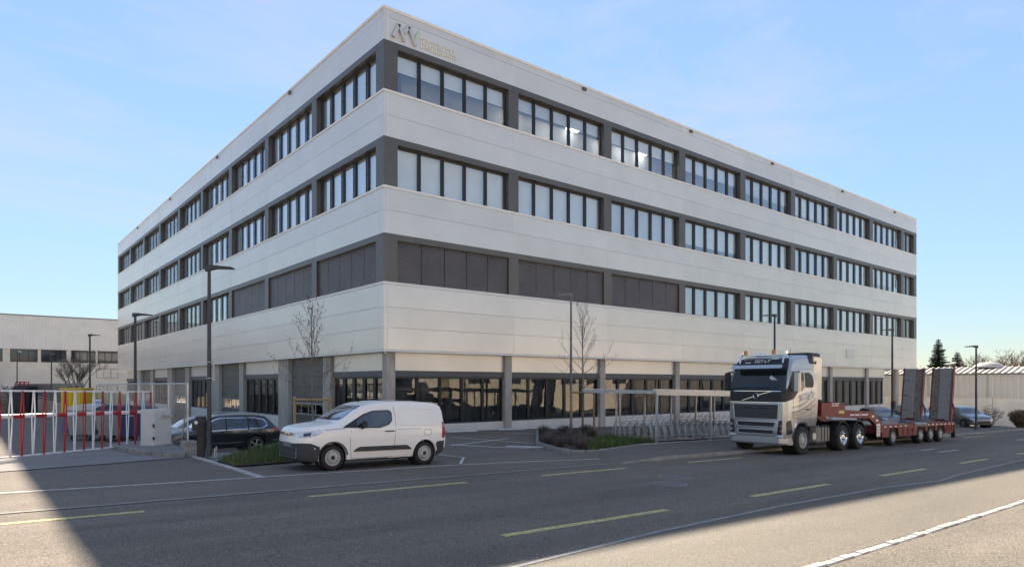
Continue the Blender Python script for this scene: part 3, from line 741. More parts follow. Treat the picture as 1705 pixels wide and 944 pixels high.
# ---- the white panel van
def make_van():
    L = 4.40
    VW = mat('van_white', (.90, .845, .775), .28, coat=.6, var=.03, scale=.8)
    VGREY = mat('van_grey_plastic', (.042, .042, .044), .6, bump=.05, bscale=200)
    t = thing('panel_van', 'white two seat panel van with dark unpainted bumpers parked on the bay by the pavement', 'van', (6.60, 16.42 + .92, G(6.6, 16.5) + .002))
    t.rotation_euler = (0, R(1.146), 0)
    top = curve([(0, .985), (.035, 1.06), (.12, 1.115), (.5, 1.185), (.98, 1.25), (1.02, 1.27), (1.80, 1.70), (2.05, 1.765), (2.6, 1.81), (3.5, 1.80), (4.05, 1.765), (4.24, 1.70), (4.33, 1.5), (4.37, 1.2), (4.4, .9)])
    bot = curve([(0, .30), (.1, .24), (.4, .22), (4.1, .24), (4.3, .32), (4.4, .40)])
    wid = curve([(0, .60), (.06, .70), (.2, .82), (.5, .905), (.9, .925), (3.9, .925), (4.25, .89), (4.34, .86), (4.4, .83)])
    belt = curve([(0, .82), (.3, .93), (.9, 1.04), (1.5, 1.07), (4.4, 1.10)])
    tw = curve([(0, .80), (.5, .84), (1.0, .80), (1.8, .80), (2.2, .83), (4.0, .845), (4.4, .85)])
    me = loft(L, top, bot, wid, belt, tw, .1, (.98, 1.02, 1.82)).mesh('body', VW, 35)
    AX = ((.87, .33), (3.66, .33))
    me = arch(me, AX, .385, y=.80); me.set_sharp_from_angle(angle=R(35))
    me.materials.append(VGREY)
    for p_ in me.polygons:
        c_ = p_.center
        if (c_.z < .45 and (c_.x < .47 or c_.x > 4.05)) or c_.z < .25: p_.material_index = len(me.materials) - 1
    bv = bvh_of(me); body = link('body', me, t)
    def P(*a, **k): return patch(bv, *a, **k)
    # lower bumper, sills, rear bumper in bare plastic
    P(rpoly([(.0, .26), (.0, .72), (.26, .715), (.50, .62), (.50, .36), (.46, .26)], .03), 'n', m=VGREY, name='front_bumper', parent=t, res=.07)
    P(rpoly([(-.82, .26), (-.82, .715), (-.3, .70), (.3, .70), (.82, .715), (.82, .26)], .03), 'front', m=VGREY, name='bumper_face', parent=t, res=.08)
    P(rpoly([(4.04, .30), (4.03, .62), (4.12, .66), (4.42, .66), (4.42, .30)], .02), 'n', m=VGREY, name='rear_bumper', parent=t, res=.07)
    P(rpoly([(1.42, .46), (1.50, .53), (1.62, .585), (3.05, .585), (3.13, .54), (3.22, .46)], .03), 'n', off=.03, deep=.05, m=VGREY, name='side_moulding', parent=t, res=.1)
    for s in (-1, 1):            # arch lips
        pass
    for cx_, cz in AX:
        o_, i_ = ell(cx_, cz, .42, .42, 22, 8, 172), ell(cx_, cz, .386, .386, 22, 172, 8)
        P(o_ + i_, 'n', off=.012, deep=.03, m=VGREY if cx_ < 2 else VW, name='arch_lip', parent=t, res=.2)
        MB().lathe([(.37, -.5), (.37, -.80), (.385, -.83)], (cx_, 0, cz), 'y', 24, closed=True).build('wheel_well', BLACK, t)
    for y, z0, z1 in ((0, .36, .44), (0, .50, .58)):
        P([(-.5, z0), (-.5, z1), (.5, z1), (.5, z0)], 'front', off=.012, m=BLACK, name='bumper_grille', parent=t, res=.15)
    P([(-.26, .60), (-.26, .71), (.26, .71), (.26, .60)], 'front', off=.02, m=mat('blank_plate', (.16, .15, .145), .5), name='number_plate', parent=t, res=.2)
    # grille bars with double chevron, headlamps
    P(rpoly([(-.62, .885), (-.58, .965), (.58, .965), (.62, .885)], .02), 'front', off=.006, m=BLACK, name='grille', parent=t, res=.1)
    for z in (.905, .945):
        P([(-.64, z - .010), (-.64, z + .010), (-.13, z + .010), (-.13, z - .010)], 'front', off=.014, m=CHROME, name='grille_bar', parent=t, res=.12)
        P([(.13, z - .010), (.13, z + .010), (.64, z + .010), (.64, z - .010)], 'front', off=.014, m=CHROME, name='grille_bar', parent=t, res=.12)
        P([(-.13, z - .035), (0, z + .05), (.13, z - .035), (.13, z - .005), (0, z + .085), (-.13, z - .005)], 'front', off=.02, m=CHROME, name='chevron', parent=t, res=.1)
    hl = rpoly([(-.52, .865), (-.52, .965), (-.66, 1.01), (-.86, 1.03), (-.85, .93), (-.74, .85)], .03)
    for s in (1, -1):
        h = P([(a * s, b) for a, b in hl], 'front', off=.008, m=LENS, name='headlamp', parent=t, res=.06)
    P(rpoly([(.05, .86), (.07, .965), (.34, 1.03), (.58, 1.06), (.54, .96), (.32, .875)], .03), 'n', off=.008, m=LENS, name='headlamp_side', parent=t, res=.06)
    P(rpoly([(.12, .885), (.13, .955), (.30, .995), (.27, .905)], .02), 'n', off=.013, m=mat('lamp_inner', (.05, .055, .07), .1, .5, coat=1), name='lamp_unit', parent=t, res=.06)
    # glass
    P(rpoly([(1.12, 1.10), (1.76, 1.46), (2.02, 1.545), (2.52, 1.565), (2.60, 1.50), (2.60, 1.27), (2.50, 1.16), (2.20, 1.075)], .05), 'n', m=BLACK, name='window_surround', parent=t, res=.09)
    P(rpoly([(1.54, 1.105), (1.54, 1.285), (1.83, 1.45), (2.04, 1.52), (2.50, 1.54), (2.57, 1.485), (2.57, 1.285), (2.47, 1.185), (2.2, 1.105)], .05), 'n', off=.010, m=mat('van_side_glass', (.02, .022, .026), .03, spec=1.0, coat=1.0), name='door_window', parent=t, res=.09)
    ws = P(rpoly([(-.70, 1.285), (-.61, 1.68), (.61, 1.68), (.70, 1.285)], .06), 'front', off=.008, m=mat('windscreen_glass', (.05, .055, .06), .03, spec=1.0, coat=1.0), name='windscreen', parent=t, res=.08)
    for y0, y1 in ((.55, -.05), (-.08, -.60)):
        pts = []
        for k in range(6):
            y = y0 + (y1 - y0) * k / 5; h = bv.ray_cast(Vector((-3, y, 1.30 + .05 * k / 5)), Vector((1, 0, 0)))[0]
            if h: pts.append(h + Vector((-.03, 0, .01)))
        if len(pts) > 2: MB().tube(pts, .011, 5).build('wiper', BLACK, t)
    # seams, handles, mirror, aerial, flap, tail lamp
    seam = mat('shut_line', (.10, .10, .10), .8)
    def line(pts, w=.009, nm='seam', side='n', m=seam, off=.002):
        Q = [Vector(p) for p in pts]; Lp, Rp = [], []
        for i, p in enumerate(Q):
            d = (Q[min(i + 1, len(Q) - 1)] - Q[max(i - 1, 0)]).normalized(); nn = Vector((-d.y, d.x)) * w / 2; Lp.append(tuple(p + nn)); Rp.append(tuple(p - nn))
        return P(Lp + Rp[::-1], side, off=off, deep=.01, m=m, name=nm, parent=t, res=.12)
    def loop(pts, r, nm, m):
        Q = []
        for a, b in zip(pts, pts[1:] + pts[:1]):
            for k in range(3): Q.append((a[0] + (b[0] - a[0]) * k / 3, a[1] + (b[1] - a[1]) * k / 3))
        h = [bv.ray_cast(Vector((a, -9, b)), Vector((0, 1, 0)))[0] for a, b in Q + Q[:1]]
        MB().tube([p + Vector((0, r * .4, 0)) for p in h if p], r, 6, caps=False).build(nm, m, t)
    line([(1.36, 1.03), (1.33, .8), (1.36, .40), (1.40, .27)]); line([(2.66, 1.66), (2.70, 1.3), (2.69, .9), (2.64, .5), (2.62, .27)])
    line([(1.40, .275), (2.62, .275)]); line([(.62, 1.045), (1.2, 1.085)], .012)
    loop(rpoly([(2.86, 1.13), (2.82, 1.22), (2.82, 1.52), (2.90, 1.60), (4.0, 1.58), (4.1, 1.48), (4.14, 1.24), (4.06, 1.13)], .1, 5), .012, 'pressed_panel_edge', VW)
    loop(rpoly([(3.62, .84), (3.62, 1.0), (3.86, 1.0), (3.86, .84)], .04), .005, 'fuel_flap', seam)
    line([(2.75, 1.03), (3.5, 1.035)], .008, 'slide_rail')
    MB().tube([(2.36, -.935, .985), (2.41, -.965, .99), (2.58, -.965, .985), (2.63, -.935, .98)], .017, 6).build('door_handle', BLACK, t)
    mb = MB(); mb.cbox(1.62, -1.10, 1.09, 1.76, -.93, 1.27, .045); mb.bar((1.7, -.95, 1.1), (1.66, -.87, 1.06), .05); mb.build('wing_mirror', BLACK, t)
    mb = MB(); mb.cbox(1.62, .93, 1.09, 1.76, 1.10, 1.27, .045); mb.build('wing_mirror', BLACK, t)
    MB().tube([(1.98, 0, 1.76), (2.10, 0, 1.86)], [.012, .006], 6).build('aerial', BLACK, t)
    P(rpoly([(4.25, .74), (4.25, 1.22), (4.43, 1.22), (4.43, .74)], .02), 'n', off=.012, m=REDL, name='tail_lamp', parent=t, res=.08)
    P([(-.78, .72), (-.7, 1.6), (.7, 1.6), (.78, .72)], 'rear', off=.006, m=VW, name='rear_door', parent=t, res=.2)
    MB().lathe([(.018, -.012), (.018, .0)], (.36, -.90, .58), 'y', 10).build('parking_sensor', WHITEP, t)
    for x, z in AX:
        for s in (-1, 1): wheel(t, x, s * .785, z - .005, .325, .20, 'steel', s)
    MB().box(.7, -.75, .2, 3.9, .75, .3).build('underbody', BLACK, t)
    return t
make_van()

# ---- saloon-like and tall cars from one builder
def make_car(name, label, cat, loc, L, H, paint, rz=0.0, group=None, r=.36, estate=True, wheelbase=None, detail=True, rails=False, slope=0.0):
    t = thing(name, label, cat, loc, rz, group)
    if slope: t.rotation_euler = (0, slope, rz)
    k = L / 4.7; hz = H / 1.66
    if estate: tp = [(0, .72), (.07, .86), (.3, .97), (1.05, 1.10), (1.25, 1.12), (1.95, 1.56), (2.25, 1.635), (2.9, 1.66), (3.7, 1.62), (4.1, 1.545), (4.38, 1.25), (4.6, 1.05), (4.7, .80)]
    else: tp = [(0, .70), (.07, .82), (.3, .93), (1.1, 1.08), (1.3, 1.12), (2.0, 1.58), (2.4, 1.66), (3.1, 1.62), (3.5, 1.5), (4.1, 1.22), (4.4, 1.14), (4.62, 1.05), (4.7, .8)]
    top = curve([(a * k, b * hz) for a, b in tp]); bot = curve([(0, .36), (.15, .27), (4.4 * k, .30), (L, .48)])
    wid = curve([(0, .62), (.08, .74), (.35 * k, .86), (.9 * k, .915), (3.9 * k, .92), (4.45 * k, .86), (L, .74)])
    belt = curve([(0, .66 * hz), (.4, .86 * hz), (1.2, 1.0 * hz), (4.0 * k, 1.06 * hz), (L, 1.0 * hz)]); tw = curve([(0, .82), (1.2 * k, .80), (2.0 * k, .72), (3.8 * k, .73), (L, .8)])
    wb = wheelbase or 2.72 * k; ax = ((.90 * k, r), (.90 * k + wb, r))
    me = loft(L, top, bot, wid, belt, tw, .12, (1.25 * k,), 40).mesh('body', paint, 35)
    me = arch(me, ax, r + .055, y=.78); me.set_sharp_from_angle(angle=R(35)); bv = bvh_of(me); link('body', me, t)
    P = lambda *a, **kk: patch(bv, *a, parent=t, **kk)
    CG = mat('car_window', (.018, .02, .024), .03, spec=1.0, coat=1.0)
    z0, z1 = 1.03 * hz, 1.50 * hz
    if estate: win = [(1.42 * k, z0 - .01), (2.05 * k, z1 - .06), (2.3 * k, z1), (3.55 * k, z1 - .02), (3.95 * k, z1 - .10), (4.08 * k, z0 + .16), (3.85 * k, z0 + .05)]
    else: win = [(1.45 * k, z0), (2.1 * k, z1 - .06), (2.4 * k, z1), (3.0 * k, z1 - .02), (3.55 * k, z0 + .16), (3.75 * k, z0 + .04)]
    for s in ('n', 'f'):
        if detail: P(rpoly([(a + (.035 if a > 2.5 * k else -.045), b + (.028 if b > z0 + .2 else -.03)) for a, b in win], .06), s, off=.005, m=CHROME if rails else BLACK, name='window_trim', res=.1)
        P(rpoly(win, .06), s, off=.010, m=CG, name='side_window', res=.1)
        if detail:
            for x in (2.42 * k, 3.28 * k): P([(x, z0 - .02), (x + .02, z1), (x + .07, z1), (x + .05, z0 - .02)], s, off=.014, m=BLACK, name='pillar', res=.1)
    P(rpoly([(-.62, 1.13 * hz), (-.52, 1.52 * hz), (.52, 1.52 * hz), (.62, 1.13 * hz)], .06), 'front', off=.008, m=mat('windscreen_glass', (.05, .055, .06), .03, spec=1, coat=1), name='windscreen', res=.1)
    P(rpoly([(-.60, 1.12 * hz), (-.52, 1.48 * hz), (.52, 1.48 * hz), (.60, 1.12 * hz)], .06), 'rear', off=.008, m=CG, name='rear_window', res=.1)
    for s in (1, -1):
        P(rpoly([(s * .48, .66 * hz), (s * .46, .76 * hz), (s * .78, .84 * hz), (s * .80, .72 * hz)], .02), 'front', off=.008, m=LENS, name='headlamp', res=.08)
        P(rpoly([(s * .45, .93 * hz), (s * .45, 1.03 * hz), (s * .80, 1.03 * hz), (s * .80, .90 * hz)], .02), 'rear', off=.010, m=REDL, name='tail_lamp', res=.08)
    P(rpoly([(L - .42, .93 * hz), (L - .44, 1.04 * hz), (L - .05, 1.02 * hz), (L - .05, .90 * hz)], .03), 'n', off=.010, m=REDL, name='tail_lamp_side', res=.07)
    P(rpoly([(-.5, .42 * hz), (-.5, .62 * hz), (.5, .62 * hz), (.5, .42 * hz)], .04), 'front', off=.008, m=BLACK, name='grille', res=.12)
    P([(-.26, .55 * hz), (-.26, .65 * hz), (.26, .65 * hz), (.26, .55 * hz)], 'rear', off=.01, m=mat('plate_white', (.7, .7, .68), .4), name='number_plate', res=.2)
    for (a, b) in ax:
        MB().lathe([(r + .05, -.48), (r + .05, -.80)], (a, 0, b), 'y', 24, closed=True).build('wheel_well', BLACK, t)
        for s in (-1, 1): wheel(t, a, s * .80, b, r, .22, 'alloy', s)
    if detail:
        P([(1.35 * k, .44), (1.35 * k, .52), (3.15 * k, .53), (3.15 * k, .45)], 'n', off=.014, m=BLACK, name='sill_trim', res=.15)
        if rails:
            P([(1.35 * k, .47), (1.35 * k, .492), (3.2 * k, .50), (3.2 * k, .478)], 'n', off=.02, m=CHROME, name='chrome_strip', res=.15)
            P([(L - .5, .50), (L - .5, .52), (L - .05, .54), (L - .05, .52)], 'n', off=.02, m=CHROME, name='bumper_strip', res=.1)
            for s in (-1, 1):
                pts = []
                for i in range(9):
                    x = (1.95 + 1.95 * i / 8) * k; pts.append((x, s * .60, top(x) - .02 + .055 * math.sin(math.pi * i / 8) ** .4))
                MB().tube(pts, .02, 6).build('roof_rail', mat('rail_silver', (.5, .5, .5), .35, .8), t)
        for x, zz in ((2.2 * k, .92), (3.05 * k, .95)): MB().tube([(x, -.925, zz * hz), (x + .04, -.955, zz * hz), (x + .18, -.955, zz * hz), (x + .22, -.92, zz * hz)], .016, 6).build('door_handle', paint, t)
        for s in (-1, 1): MB().cbox(1.62 * k, s * .92, 1.02 * hz, 1.78 * k, s * 1.10, 1.16 * hz, .04).build('wing_mirror', paint, t)
        for pl in ([(1.35 * k, .98), (1.32 * k, .7), (1.42 * k, .32)], [(2.45 * k, 1.0), (2.46 * k, .7), (2.43 * k, .32)], [(3.32 * k, 1.0), (3.30 * k, .75), (3.12 * k, .5)]):
            q = [(a - .005, b * hz) for a, b in pl] + [(a + .005, b * hz) for a, b in reversed(pl)]
            P(q, 'n', off=.002, deep=.01, m=BLACK, name='seam', res=.15)
    return t
NAVY = mat('paint_blue_black', (.018, .020, .028), .22, .3, coat=1.0)
make_car('parked_suv', 'dark blue black SUV with chrome window trim and roof rails on the ramp', 'car', (5.62, 27.4 + .92, -.70), 4.62, 1.60, NAVY, r=.355, wheelbase=2.65, rails=True)
make_car('parked_car', 'black car behind the dark SUV on the ramp, half hidden by the grey cabinet', 'car', (5.9, 32.2, G(7.5, 33) + .0), 4.5, 1.42, mat('paint_black', (.012, .012, .013), .2, coat=1.0), detail=False)

# ------------------------------------------------------------------ the silver truck
def make_truck():
    SIL = mat('truck_silver', (.42, .42, .415), .30, .6, coat=.5, var=.04, scale=1.2)
    GRIL = mat('truck_grille', (.04, .04, .04), .45, .5)
    UX, VY = 22.52, 12.10 + 1.24
    t = thing('semi_truck', 'silver lorry cab with black visor, parked half on the pavement before the red low loader', 'truck', (UX, VY, G(UX, 12.2) + .012))
    t.rotation_euler = (0, R(1.146), 0)
    L = 2.25
    top = curve([(0, 2.30), (.05, 2.42), (.30, 3.10), (.42, 3.36), (.62, 3.50), (1.0, 3.60), (1.5, 3.66), (2.1, 3.68), (2.25, 3.67)])
    bot = curve([(0, .50), (.1, .42), (.6, .42), (.9, .9), (2.2, 1.0), (2.25, 1.0)])
    wid = curve([(0, 1.03), (.05, 1.10), (.16, 1.18), (.35, 1.225), (.8, 1.24), (2.2, 1.24), (2.25, 1.2)])
    belt = curve([(0, 1.9), (.3, 2.2), (2.25, 2.3)])
    tw = curve([(0, .97), (.3, .955), (.6, .92), (1.0, .90), (2.25, .92)])
    me = loft(L, top, bot, wid, belt, tw, .16, (.3, .42, .62), 40).mesh('cab', SIL, 35)
    FW = 1.10
    me = arch(me, ((FW, .52),), .63, y=1.1); me.set_sharp_from_angle(angle=R(35))
    bv = bvh_of(me); cab = link('cab', me, t)
    P = lambda *a, **k: patch(bv, *a, parent=k.pop('parent', t), **k)
    GL = mat('truck_glass', (.012, .018, .02), .03, spec=.6)
    # front, from the roof down: black header with lettering, visor, windscreen, black band, grille, bumper
    hd = P(rpoly([(-1.08, 3.03), (-1.02, 3.40), (-.92, 3.50), (.92, 3.50), (1.02, 3.40), (1.08, 3.03)], .08), 'front', off=.012, m=BLACK, name='header', res=.09)
    P(rpoly([(-1.13, 2.30), (-1.05, 3.08), (1.05, 3.08), (1.13, 2.30)], .07), 'front', off=.012, m=GL, name='windscreen', res=.09)
    P(rpoly([(-1.15, 1.90), (-1.16, 2.36), (1.16, 2.36), (1.15, 1.90), (.55, 1.86), (-.55, 1.86)], .05), 'front', off=.016, m=BLACK, name='front_band', res=.09)
    mb = MB(); mb.add([(-.10, -.98, 3.10), (-.10, .98, 3.10), (.02, .98, 3.12), (.02, -.98, 3.12), (.06, -.98, 3.235), (.06, .98, 3.235), (.16, .95, 3.245), (.16, -.95, 3.245)], [(0, 1, 2, 3), (0, 1, 5, 4), (4, 5, 6, 7), (0, 4, 7, 3), (1, 2, 6, 5), (3, 2, 6, 7)])
    mb.build('sun_visor', mat('visor_grey', (.40, .41, .43), .25, .3, coat=.6), t)
    text_mesh('SGT', .19, WHITEP, .006, .30, 'lettering', 1.05, t, front_mtx(.31, .10, 3.325, R(28)))
    text_mesh('&', .13, WHITEP, .006, .30, 'lettering', 1, t, front_mtx(.31, -.16, 3.325, R(28)))
    text_mesh('T', .19, WHITEP, .006, .30, 'lettering', 1, t, front_mtx(.31, -.28, 3.325, R(28)))
    for y0, y1, z in ((.62, .40, 3.335), (-.38, -.66, 3.47)): MB().bar((.30 + (.1 if z > 3.4 else 0), y0, z), (.30 + (.1 if z > 3.4 else 0), y1, z), .028, .028).build('stripe', WHITEP, t)
    P([(-.98, 2.265), (-.98, 2.29), (.90, 2.29), (.90, 2.265)], 'front', off=.03, m=CHROME, name='chrome_trim', res=.15)
    P([(-1.05, 1.86), (-1.05, 1.885), (1.05, 1.885), (1.05, 1.86)], 'front', off=.03, m=CHROME, name='chrome_trim', res=.15)
    MB().lathe([(.075, -.05), (.095, -.07), (.115, -.05), (.095, -.03)], (.03, 0, 2.10), 'x', 24, closed=True).build('emblem_ring', CHROME, t)
    MB().lathe([(.06, -.045), (.06, -.055), (0, -.055)], (.03, 0, 2.10), 'x', 16).build('emblem_disc', GRIL, t)
    for a, b in (((.55, 1.93), (.09, 2.07)), ((-.09, 2.13), (-.62, 2.27))): MB().bar((-.01, a[0], a[1]), (-.01, b[0], b[1]), .03, .022).build('emblem_bar', CHROME, t)
    pl = MB(); pl.box(-.012, -.30, -.065, 0, .30, .065)
    o = pl.build('name_plate', WHITEP, t, (.17, -.73, 2.62)); o.rotation_euler = (R(40), R(-18), 0)
    text_mesh('LUDI', .10, BLACK, .003, 0, 'plate_lettering', 1.3, o, front_mtx(-.016, 0, -.035))
    for y0, y1 in ((.95, .15), (.05, -.80)): MB().tube([(.0, y0, 2.37), (.01, (y0 + y1) / 2, 2.40), (.03, y1, 2.38)], .016, 5).build('wiper', BLACK, t)
    g = P(rpoly([(-.86, 1.27), (-.90, 1.80), (.90, 1.80), (.86, 1.27)], .05), 'front', off=.014, m=GRIL, name='grille', res=.12)
    fr = rpoly([(-.86, 1.27), (-.90, 1.80), (.90, 1.80), (.86, 1.27)], .05)
    mb = MB(); mb.tube([bv.ray_cast(Vector((-9, a, b)), Vector((1, 0, 0)))[0] + Vector((-.02, 0, 0)) for a, b in fr + fr[:1]], .018, 6); mb.build('grille_frame', SIL, t)
    sl = MB()
    for i in range(13): z = 1.31 + i * .037; sl.box(-.028, -.85, z, -.01, .85, z + .017)
    for i in range(30): y = -.83 + i * .0572; sl.box(-.022, y, 1.29, -.008, y + .012, 1.79)
    tag(sl.build('grille_mesh', mat('grille_bright', (.10, .10, .10), .45, .6), g), kind='stuff')
    for y0, y1 in ((.47, .10), (-.10, -.47)): MB().cbox(-.04, y0, 1.64, -.02, y1, 1.69, .006).build('grille_slot', BLACK, g)
    for z0, z1, w in ((.98, 1.16, .78), (.72, .88, .74)):
        P(rpoly([(-w + .06, z0), (-w, z1), (w, z1), (w - .06, z0)], .04), 'front', off=.012, m=BLACK, name='lower_grille', res=.15)
        q = rpoly([(-w + .06, z0), (-w, z1), (w, z1), (w - .06, z0)], .04)
        MB().tube([bv.ray_cast(Vector((-9, a, b)), Vector((1, 0, 0)))[0] + Vector((-.02, 0, 0)) for a, b in q + q[:1]], .022, 6).build('lower_grille_frame', SIL, t)
    mb = MB(); mb.add([p for y in (-1.18, -.95, .95, 1.18) for p in ((-.02 + .22 * (abs(y) > 1), y, .36), (-.06 + .22 * (abs(y) > 1), y, .42), (-.06 + .22 * (abs(y) > 1), y, .60), (.05 + .2 * (abs(y) > 1), y, .64), (.5, y, .60), (.5, y, .36))],
        [(i * 6 + k, i * 6 + (k + 1) % 6, (i + 1) * 6 + (k + 1) % 6, (i + 1) * 6 + k) for i in range(3) for k in range(6)] + [(0, 1, 2, 3, 4, 5), (18, 19, 20, 21, 22, 23)])
    mb.build('bumper', SIL, t)
    for s in (1, -1):
        P(rpoly([(s * .84, .72), (s * .90, 1.22), (s * 1.03, 1.24), (s * 1.02, .72)], .03), 'front', off=.014, m=mat('lamp_dark', (.05, .055, .06), .12, .4, coat=1), name='headlamp_housing', res=.08)
        for z in (.86, 1.04):
            MB().lathe([(.065, -.05), (.055, -.07), (0, -.075)], (.06, s * .96, z), 'x', 14).build('headlamp', LENS, t)
        MB().cbox(-.06, s * .80, .625, .1, s * 1.06, .70, .01).build('fog_lamp', LENS, t)
    # near side
    P(rpoly([(.12, .72), (.10, 1.20), (.28, 1.27), (.42, .78)], .04), 'n', off=.014, m=mat('lamp_dark', (.05, .055, .06), .12, .4, coat=1), name='headlamp_side', res=.08)
    for s in ('n', 'f'):
        P(rpoly([(.10, 1.92), (.12, 2.34), (.42, 3.02), (.95, 3.04), (.95, 2.45), (.45, 2.02)], .05), s, off=.008, m=BLACK, name='corner_glass', res=.1)
        P(rpoly([(.62, 2.35), (.55, 2.95), (1.18, 2.98), (1.18, 2.42), (1.05, 2.30)], .06), s, off=.014, m=GL, name='door_window', res=.1)
        P(rpoly([(1.28, 2.44), (1.26, 2.98), (1.62, 2.99), (1.86, 2.88), (1.94, 2.60), (1.86, 2.44)], .08), s, off=.012, m=BLACK, name='rear_quarter_glass', res=.1)
        P([(1.205, 2.40), (1.205, 2.99), (1.25, 2.99), (1.25, 2.40)], s, off=.02, m=SIL, name='window_post', res=.12)
        y = -1 if s == 'n' else 1
        mb = MB(); mb.cbox(.28, y * 1.27, 2.28, .42, y * 1.52, 2.98, .05); mb.bar((.4, y * 1.1, 3.02), (.36, y * 1.40, 2.97), .05); mb.bar((.4, y * 1.12, 2.30), (.36, y * 1.36, 2.33), .05); mb.build('wing_mirror', BLACK if s == 'f' else SIL, t)
        pts = ell(FW, .52, .67, .67, 18, -2, 182); pi = ell(FW, .52, .60, .60, 18, 182, -2)
        P(pts + pi, s, off=.035, deep=.06, m=mat('arch_grey', (.10, .10, .10), .6), name='arch_lip', res=.25)
    def line(pts, w=.012, m=None, nm='seam', off=.003):
        Q = [Vector(p) for p in pts]; Lp, Rp = [], []
        for i, p in enumerate(Q):
            d = (Q[min(i + 1, len(Q) - 1)] - Q[max(i - 1, 0)]).normalized(); nn = Vector((-d.y, d.x)) * w / 2; Lp.append(tuple(p + nn)); Rp.append(tuple(p - nn))
        P(Lp + Rp[::-1], 'n', off=off, deep=.012, m=m or BLACK, name=nm, res=.2)
    line([(.42, 2.0), (.40, 1.30)]); line([(1.72, 2.42), (1.72, 1.25)]); line([(.40, 1.30), (1.72, 1.25)]); line([(.35, 3.10), (2.2, 3.14)])
    SW = mat('swoosh_white', (.88, .87, .85), .4); SG = mat('swoosh_dark', (.14, .14, .145), .4)
    for i, z in enumerate((1.50, 1.60, 1.70)): line([(.32, z), (.9, z + .08), (1.55, z + .30), (2.22, z + .62)], .028, SG if i % 2 == 0 else SW, 'swoosh')
    line([(.40, 1.42), (1.0, 1.46), (1.6, 1.62), (2.22, 1.9)], .022, SG, 'swoosh'); line([(.38, 1.34), (1.0, 1.36), (1.7, 1.44), (2.22, 1.6)], .02, SG, 'swoosh')
    text_mesh('SGT&T', .36, SW, .01, .25, 'lettering', 1.0, t, side_mtx(1.36, -1.262, 1.98, tilt=R(-9)))
    mb = MB(); mb.cbox(1.30, -1.275, 1.62, 1.52, -1.245, 1.66, .01); mb.build('door_handle', BLACK, t)
    P(rpoly([(.52, .98), (.55, 1.16), (.66, 1.16), (.66, .98)], .02), 'n', off=.01, m=SW, name='sticker', res=.15)
    # roof: wind deflector at the back, beacons, horns, aerials
    P(rpoly([(1.72, 3.34), (1.62, 3.60), (2.3, 3.62), (2.3, 3.30)], .05), 'n', off=.03, deep=.06, m=BLACK, name='deflector_end', res=.12)
    mb = MB(); mb.cbox(1.85, -1.13, 3.60, 2.62, 1.13, 3.75, .06); mb.build('roof_deflector', BLACK, t)
    mb = MB(); mb.cbox(1.95, -1.18, 2.0, 2.62, -1.10, 3.60, .02); mb.build('side_deflector', SIL, t)
    MB().cbox(1.95, 1.10, 2.0, 2.62, 1.18, 3.60, .02).build('side_deflector', SIL, t)
    mb = MB(); mb.tube([(.50, -.98, 3.52), (.50, -.9, 3.62), (.50, .9, 3.62), (.50, .98, 3.52)], .032, 7); mb.build('light_bar', CHROME, t)
    for y in (-.42, .72):
        mb = MB(); mb.lathe([(.07, 0), (.07, .10), (.055, .15), (0, .16)], (.48, y, 3.65), 'z', 12); mb.build('beacon', ORANGE, t)
    for y in (-.86, .86):
        mb = MB(); mb.tube([(.30, y, 3.30), (.40, y, 3.55), (.62, y, 3.68)], .03, 6); mb.cbox(.44, y - .07, 3.66, .56, y + .07, 3.76, .02); mb.build('marker_lamp', CHROME, t)
    for x, y, h in ((.9, -.8, .30), (.7, .86, .26), (.55, -.62, .16)): MB().tube([(x, y, 3.58), (x + .04, y - .03, 3.58 + h)], [.012, .006], 5).build('aerial', BLACK, t)
    for y in (.15, .35): MB().tube([(.55, y, 3.64), (1.0, y, 3.68)], [.055, .025], 8).build('air_horn', CHROME, t)
    # steps and chassis
    mb = MB(); mb.box(.55, -1.18, .34, .62, -.95, .95); mb.build('step_panel', BLACK, t)
    mb = MB(); mb.box(.5, -.43, .62, 6.5, -.33, .90); mb.box(.5, .33, .62, 6.5, .43, .90); mb.box(2.3, -.43, .65, 2.4, .43, .85); mb.build('chassis', BLACK, t)
    MB().cbox(2.26, -1.1, .86, 2.34, 1.1, 2.9, .02).build('cab_rear_wall', BLACK, t)
    for y, tk in ((-1, 'fuel_tank'), (1, 'fuel_tank')):
        mb = MB(); mb.cbox(2.30, y * .62, .42, 3.30, y * 1.20, 1.02, .09); tn = mb.build(tk, mat('tank_grey', (.20, .195, .185), .45, .4, var=.15, scale=4), t)
        for x in (2.55, 2.80, 3.05): MB().box(x, y * .6, .40, x + .045, y * 1.215, 1.035).build('tank_strap', GRIL, tn)
    MB().tube([(2.08, -1.0, .62), (2.08, -1.18, .62)], [.16, .14], 14).build('air_tank', GALV, t)
    MB().cbox(1.80, -1.16, .40, 2.24, -.8, 1.05, .03).build('battery_box', BLACK, t)
    AXR = (4.32, 5.78)
    for x in (FW,):
        MB().lathe([(.58, -.7), (.58, -1.15), (.62, -1.18)], (x, 0, .52), 'y', 28, closed=True).build('wheel_well', BLACK, t)
        for s in (-1, 1): wheel(t, x, s * 1.08, .515, .515, .32, 'truck', s, STEEL)
    for x in AXR:
        for s in (-1, 1):
            wheel(t, x, s * .98, .515, .515, .52, 'truck', s)
            o_, i_ = ell(x, .52, .64, .64, 14, 12, 168), ell(x, .52, .605, .605, 14, 168, 12)
            MB().prism(o_ + i_, .52, lambda a, b, q, s=s: (a, s * (.70 + q), b)).build('mudguard', BLACK, t)
        MB().tube([(x, -.9, .52), (x, .9, .52)], .11, 10).build('axle', BLACK, t)
    MB().cbox(4.5, -.5, .92, 5.6, .5, 1.08, .05).build('fifth_wheel', BLACK, t)
